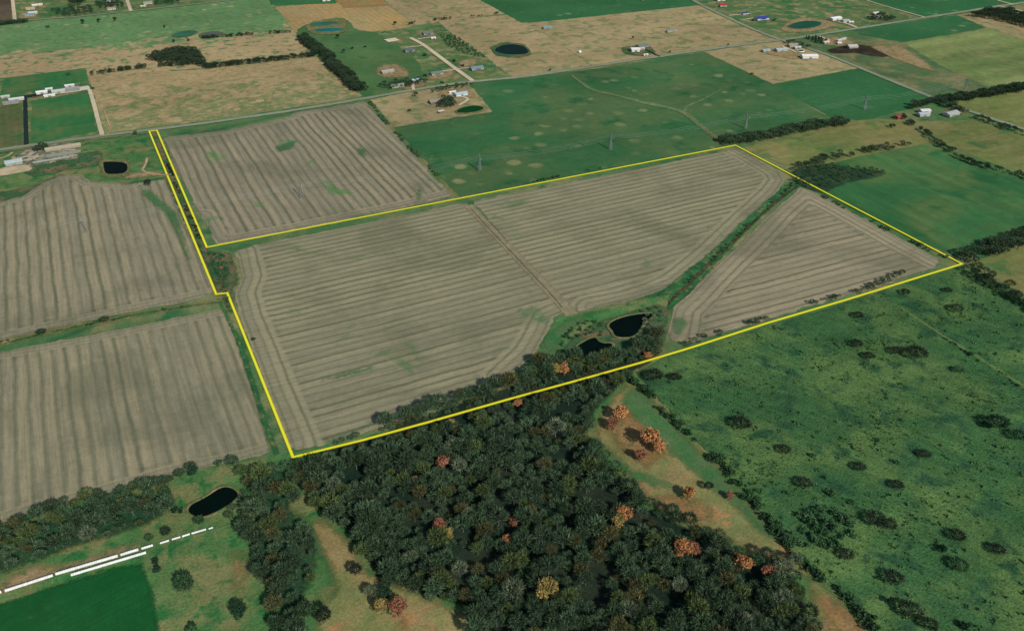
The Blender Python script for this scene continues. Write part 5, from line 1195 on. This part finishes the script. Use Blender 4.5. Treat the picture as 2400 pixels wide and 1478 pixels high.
# ------------------------------------------------------------------ long white wrapped bale tubes
PLASTIC = plain_mat('white_plastic', (.68, .68, .64), .5, .3, .16, .4)
def bale_tube(a, b, rad, label):
    p0, p1 = np.array(P(*a)), np.array(P(*b)); L = np.hypot(*(p1 - p0)); ang = math.atan2(*(p1 - p0)[::-1])
    root = empty('bale_tube', (p0[0], p0[1], ZL[0]), ang); tag(root, label, 'bale tube', 'white bale tubes by the wheat field')
    g = np.random.default_rng(int(L * 10)); x = 0.0
    while x < L - .6:
        w = min(1.45, L - x); k, V = 10, []
        rr = rad * g.uniform(.94, 1.05)
        for j, (t, f_) in enumerate(((0, .86), (.12, .97), (.5, 1.0), (.88, .97), (1, .86))):
            for i in range(k):
                th = 2 * math.pi * i / k
                V.append((x + w * t, math.cos(th) * rr * f_, max(rad * .86 + math.sin(th) * rr * f_, -.05)))
        F = [(r * k + i, r * k + (i + 1) % k, (r + 1) * k + (i + 1) % k, (r + 1) * k + i) for r in range(4) for i in range(k)] + [tuple(range(k - 1, -1, -1)), tuple(range(4 * k, 5 * k))]
        link('bale', new_mesh('bale', V, [f[::-1] for f in F], PLASTIC, None, True), root); x += w
    return root
bale_tube((-60, 1410), (6, 1391), 1.0, 'white bale tube running off the left edge beside the wheat')
bale_tube((14, 1389), (128, 1352), 1.05, 'long white bale tube farthest left in full view beside the wheat')
bale_tube((132, 1350), (278, 1307), 1.1, 'longest white bale tube, behind the shorter one in front of it')
bale_tube((168, 1352), (344, 1299), 1.0, 'white bale tube in the front row at the wheat edge')
bale_tube((284, 1305), (326, 1292), 1.05, 'short white bale tube right of the longest one')
bale_tube((333, 1290), (362, 1281), .9, 'short thin white tube where two trees meet the row')
bale_tube((376, 1277), (398, 1270), .7, 'thin white tube, fourth from the right end of the row')
bale_tube((404, 1268), (424, 1262), .7, 'thin white tube, third from the right end of the row')
bale_tube((428, 1261), (446, 1255), .7, 'thin white tube, second from the right end of the row')
bale_tube((450, 1254), (484, 1244), .7, 'thin white tube at the right end of the row, before a last small bale')
bale_tube((490, 1243), (502, 1239), .6, 'last small white bale at the right end of the row')

# ------------------------------------------------------------------ power line
STEEL = plain_mat('galvanised_steel', (.22, .24, .24), .5, .5, .1, 1.0, .3)
WOODP = plain_mat('pole_wood', (.16, .12, .09), .9, .1, .2)
WIRE = plain_mat('wire', (.34, .36, .34), .5, .4, .05)
def soup_part(name, segs, mat, parent):
    T = []
    for a, b, r in segs: T += tube_soup(a, b, r, r, 5)
    return link(name, soup_mesh(name, np.array(T), mat), parent)
TOW = [(-390, 640), (200, 546), (708, 465), (1124, 401), (1430, 351), (1747, 302), (2025, 257), (2260, 218)]
txy = [np.array(P(*t)) for t in TOW]
TLAB = [None, 'steel tower in the left-hand crop field', 'steel tower in the upper crop field', 'steel tower at the left part of the large wheat field',
        'steel tower in the right part of the large wheat field', 'steel tower just above the top corner of the yellow line', 'steel tower in the wheat corner by the cross road', 'steel tower in the grazed field right of the cross road']
TH, ARM = 24.0, 6.0
for i, p in enumerate(txy):
    if TLAB[i] is None: continue
    d = txy[min(i + 1, len(txy) - 1)] - txy[i - 1]; ang = math.atan2(d[1], d[0])
    root = empty('transmission_tower', (p[0], p[1], 0), ang); tag(root, TLAB[i], 'power tower', 'towers of the power line')
    for sx in (-1, 1):
        for sy in (-1, 1):
            soup_part('leg', [((sx * 2.2, sy * 2.2, 0), (sx * .7, sy * .7, 15), .22), ((sx * .7, sy * .7, 15), (sx * .25, sy * .25, TH), .18)], STEEL, root)
    br = []
    for k in range(6):
        z0, z1 = k * 3.6, k * 3.6 + 3.6; w0, w1 = 2.2 - .1 * z0 if z0 < 15 else .7, 2.2 - .1 * z1 if z1 < 15 else .6
        for s in (-1, 1):
            br += [((-w0, s * w0, z0), (w1, s * w1, z1), .1), ((w0, s * w0, z0), (-w1, s * w1, z1), .1), ((s * w0, -w0, z0), (s * w1, w1, z1), .1), ((s * w0, w0, z0), (s * w1, -w1, z1), .1)]
    soup_part('bracing', br, STEEL, root)
    ca = soup_part('crossarm', [((0, -ARM, 19.5), (0, ARM, 19.5), .2), ((0, -ARM, 19.5), (0, 0, 21.5), .14), ((0, ARM, 19.5), (0, 0, 21.5), .14)], STEEL, root)
    for yy in (-ARM, 0, ARM): soup_part('insulator', [((0, yy, 19.4), (0, yy, 17.9), .16)], FRAME, ca)
for off, lab in ((-ARM, 'nearest'), (0, 'middle'), (ARM, 'farthest')):
    segs = []
    for a, b in zip(txy[:-1], txy[1:]):
        d = (b - a) / np.hypot(*(b - a)); n = np.array([-d[1], d[0]]) * off; L = np.hypot(*(b - a))
        prev = None
        for k in range(13):
            t = k / 12; q = a + (b - a) * t + n; z = 17.9 - 4 * 4.5 * t * (1 - t)
            cur = (q[0], q[1], z)
            if prev: segs.append((prev, cur, .055))
            prev = cur
    T = []
    for a, b, r in segs: T += tube_soup(a, b, r, r, 3)
    tag(link('power_cable', soup_mesh('power_cable', np.array(T), WIRE)), f'{lab} of three thin cables strung across the fields between steel towers', 'cable', 'cables of the power line')
PLAB = ['wooden pole below the oval green pond', 'wooden pole in the left part of the large wheat field', 'wooden pole second from the left in the large wheat field',
        'wooden pole in the middle of the large wheat field', 'wooden pole right of the middle in the large wheat field', 'wooden pole nearest the corner pasture']
for (px, lab) in zip([(1062, 298), (1208, 271), (1342, 251), (1468, 232), (1590, 213), (1712, 195)], PLAB):
    p = P(*px); root = empty('utility_pole', (p[0], p[1], 0), .0); tag(root, lab, 'utility pole', 'wooden poles in the wheat')
    soup_part('pole', [((0, 0, 0), (0, 0, 11.5), .2)], WOODP, root)
    soup_part('crossarm', [((0, -1.4, 10.6), (0, 1.4, 10.6), .12)], WOODP, root)
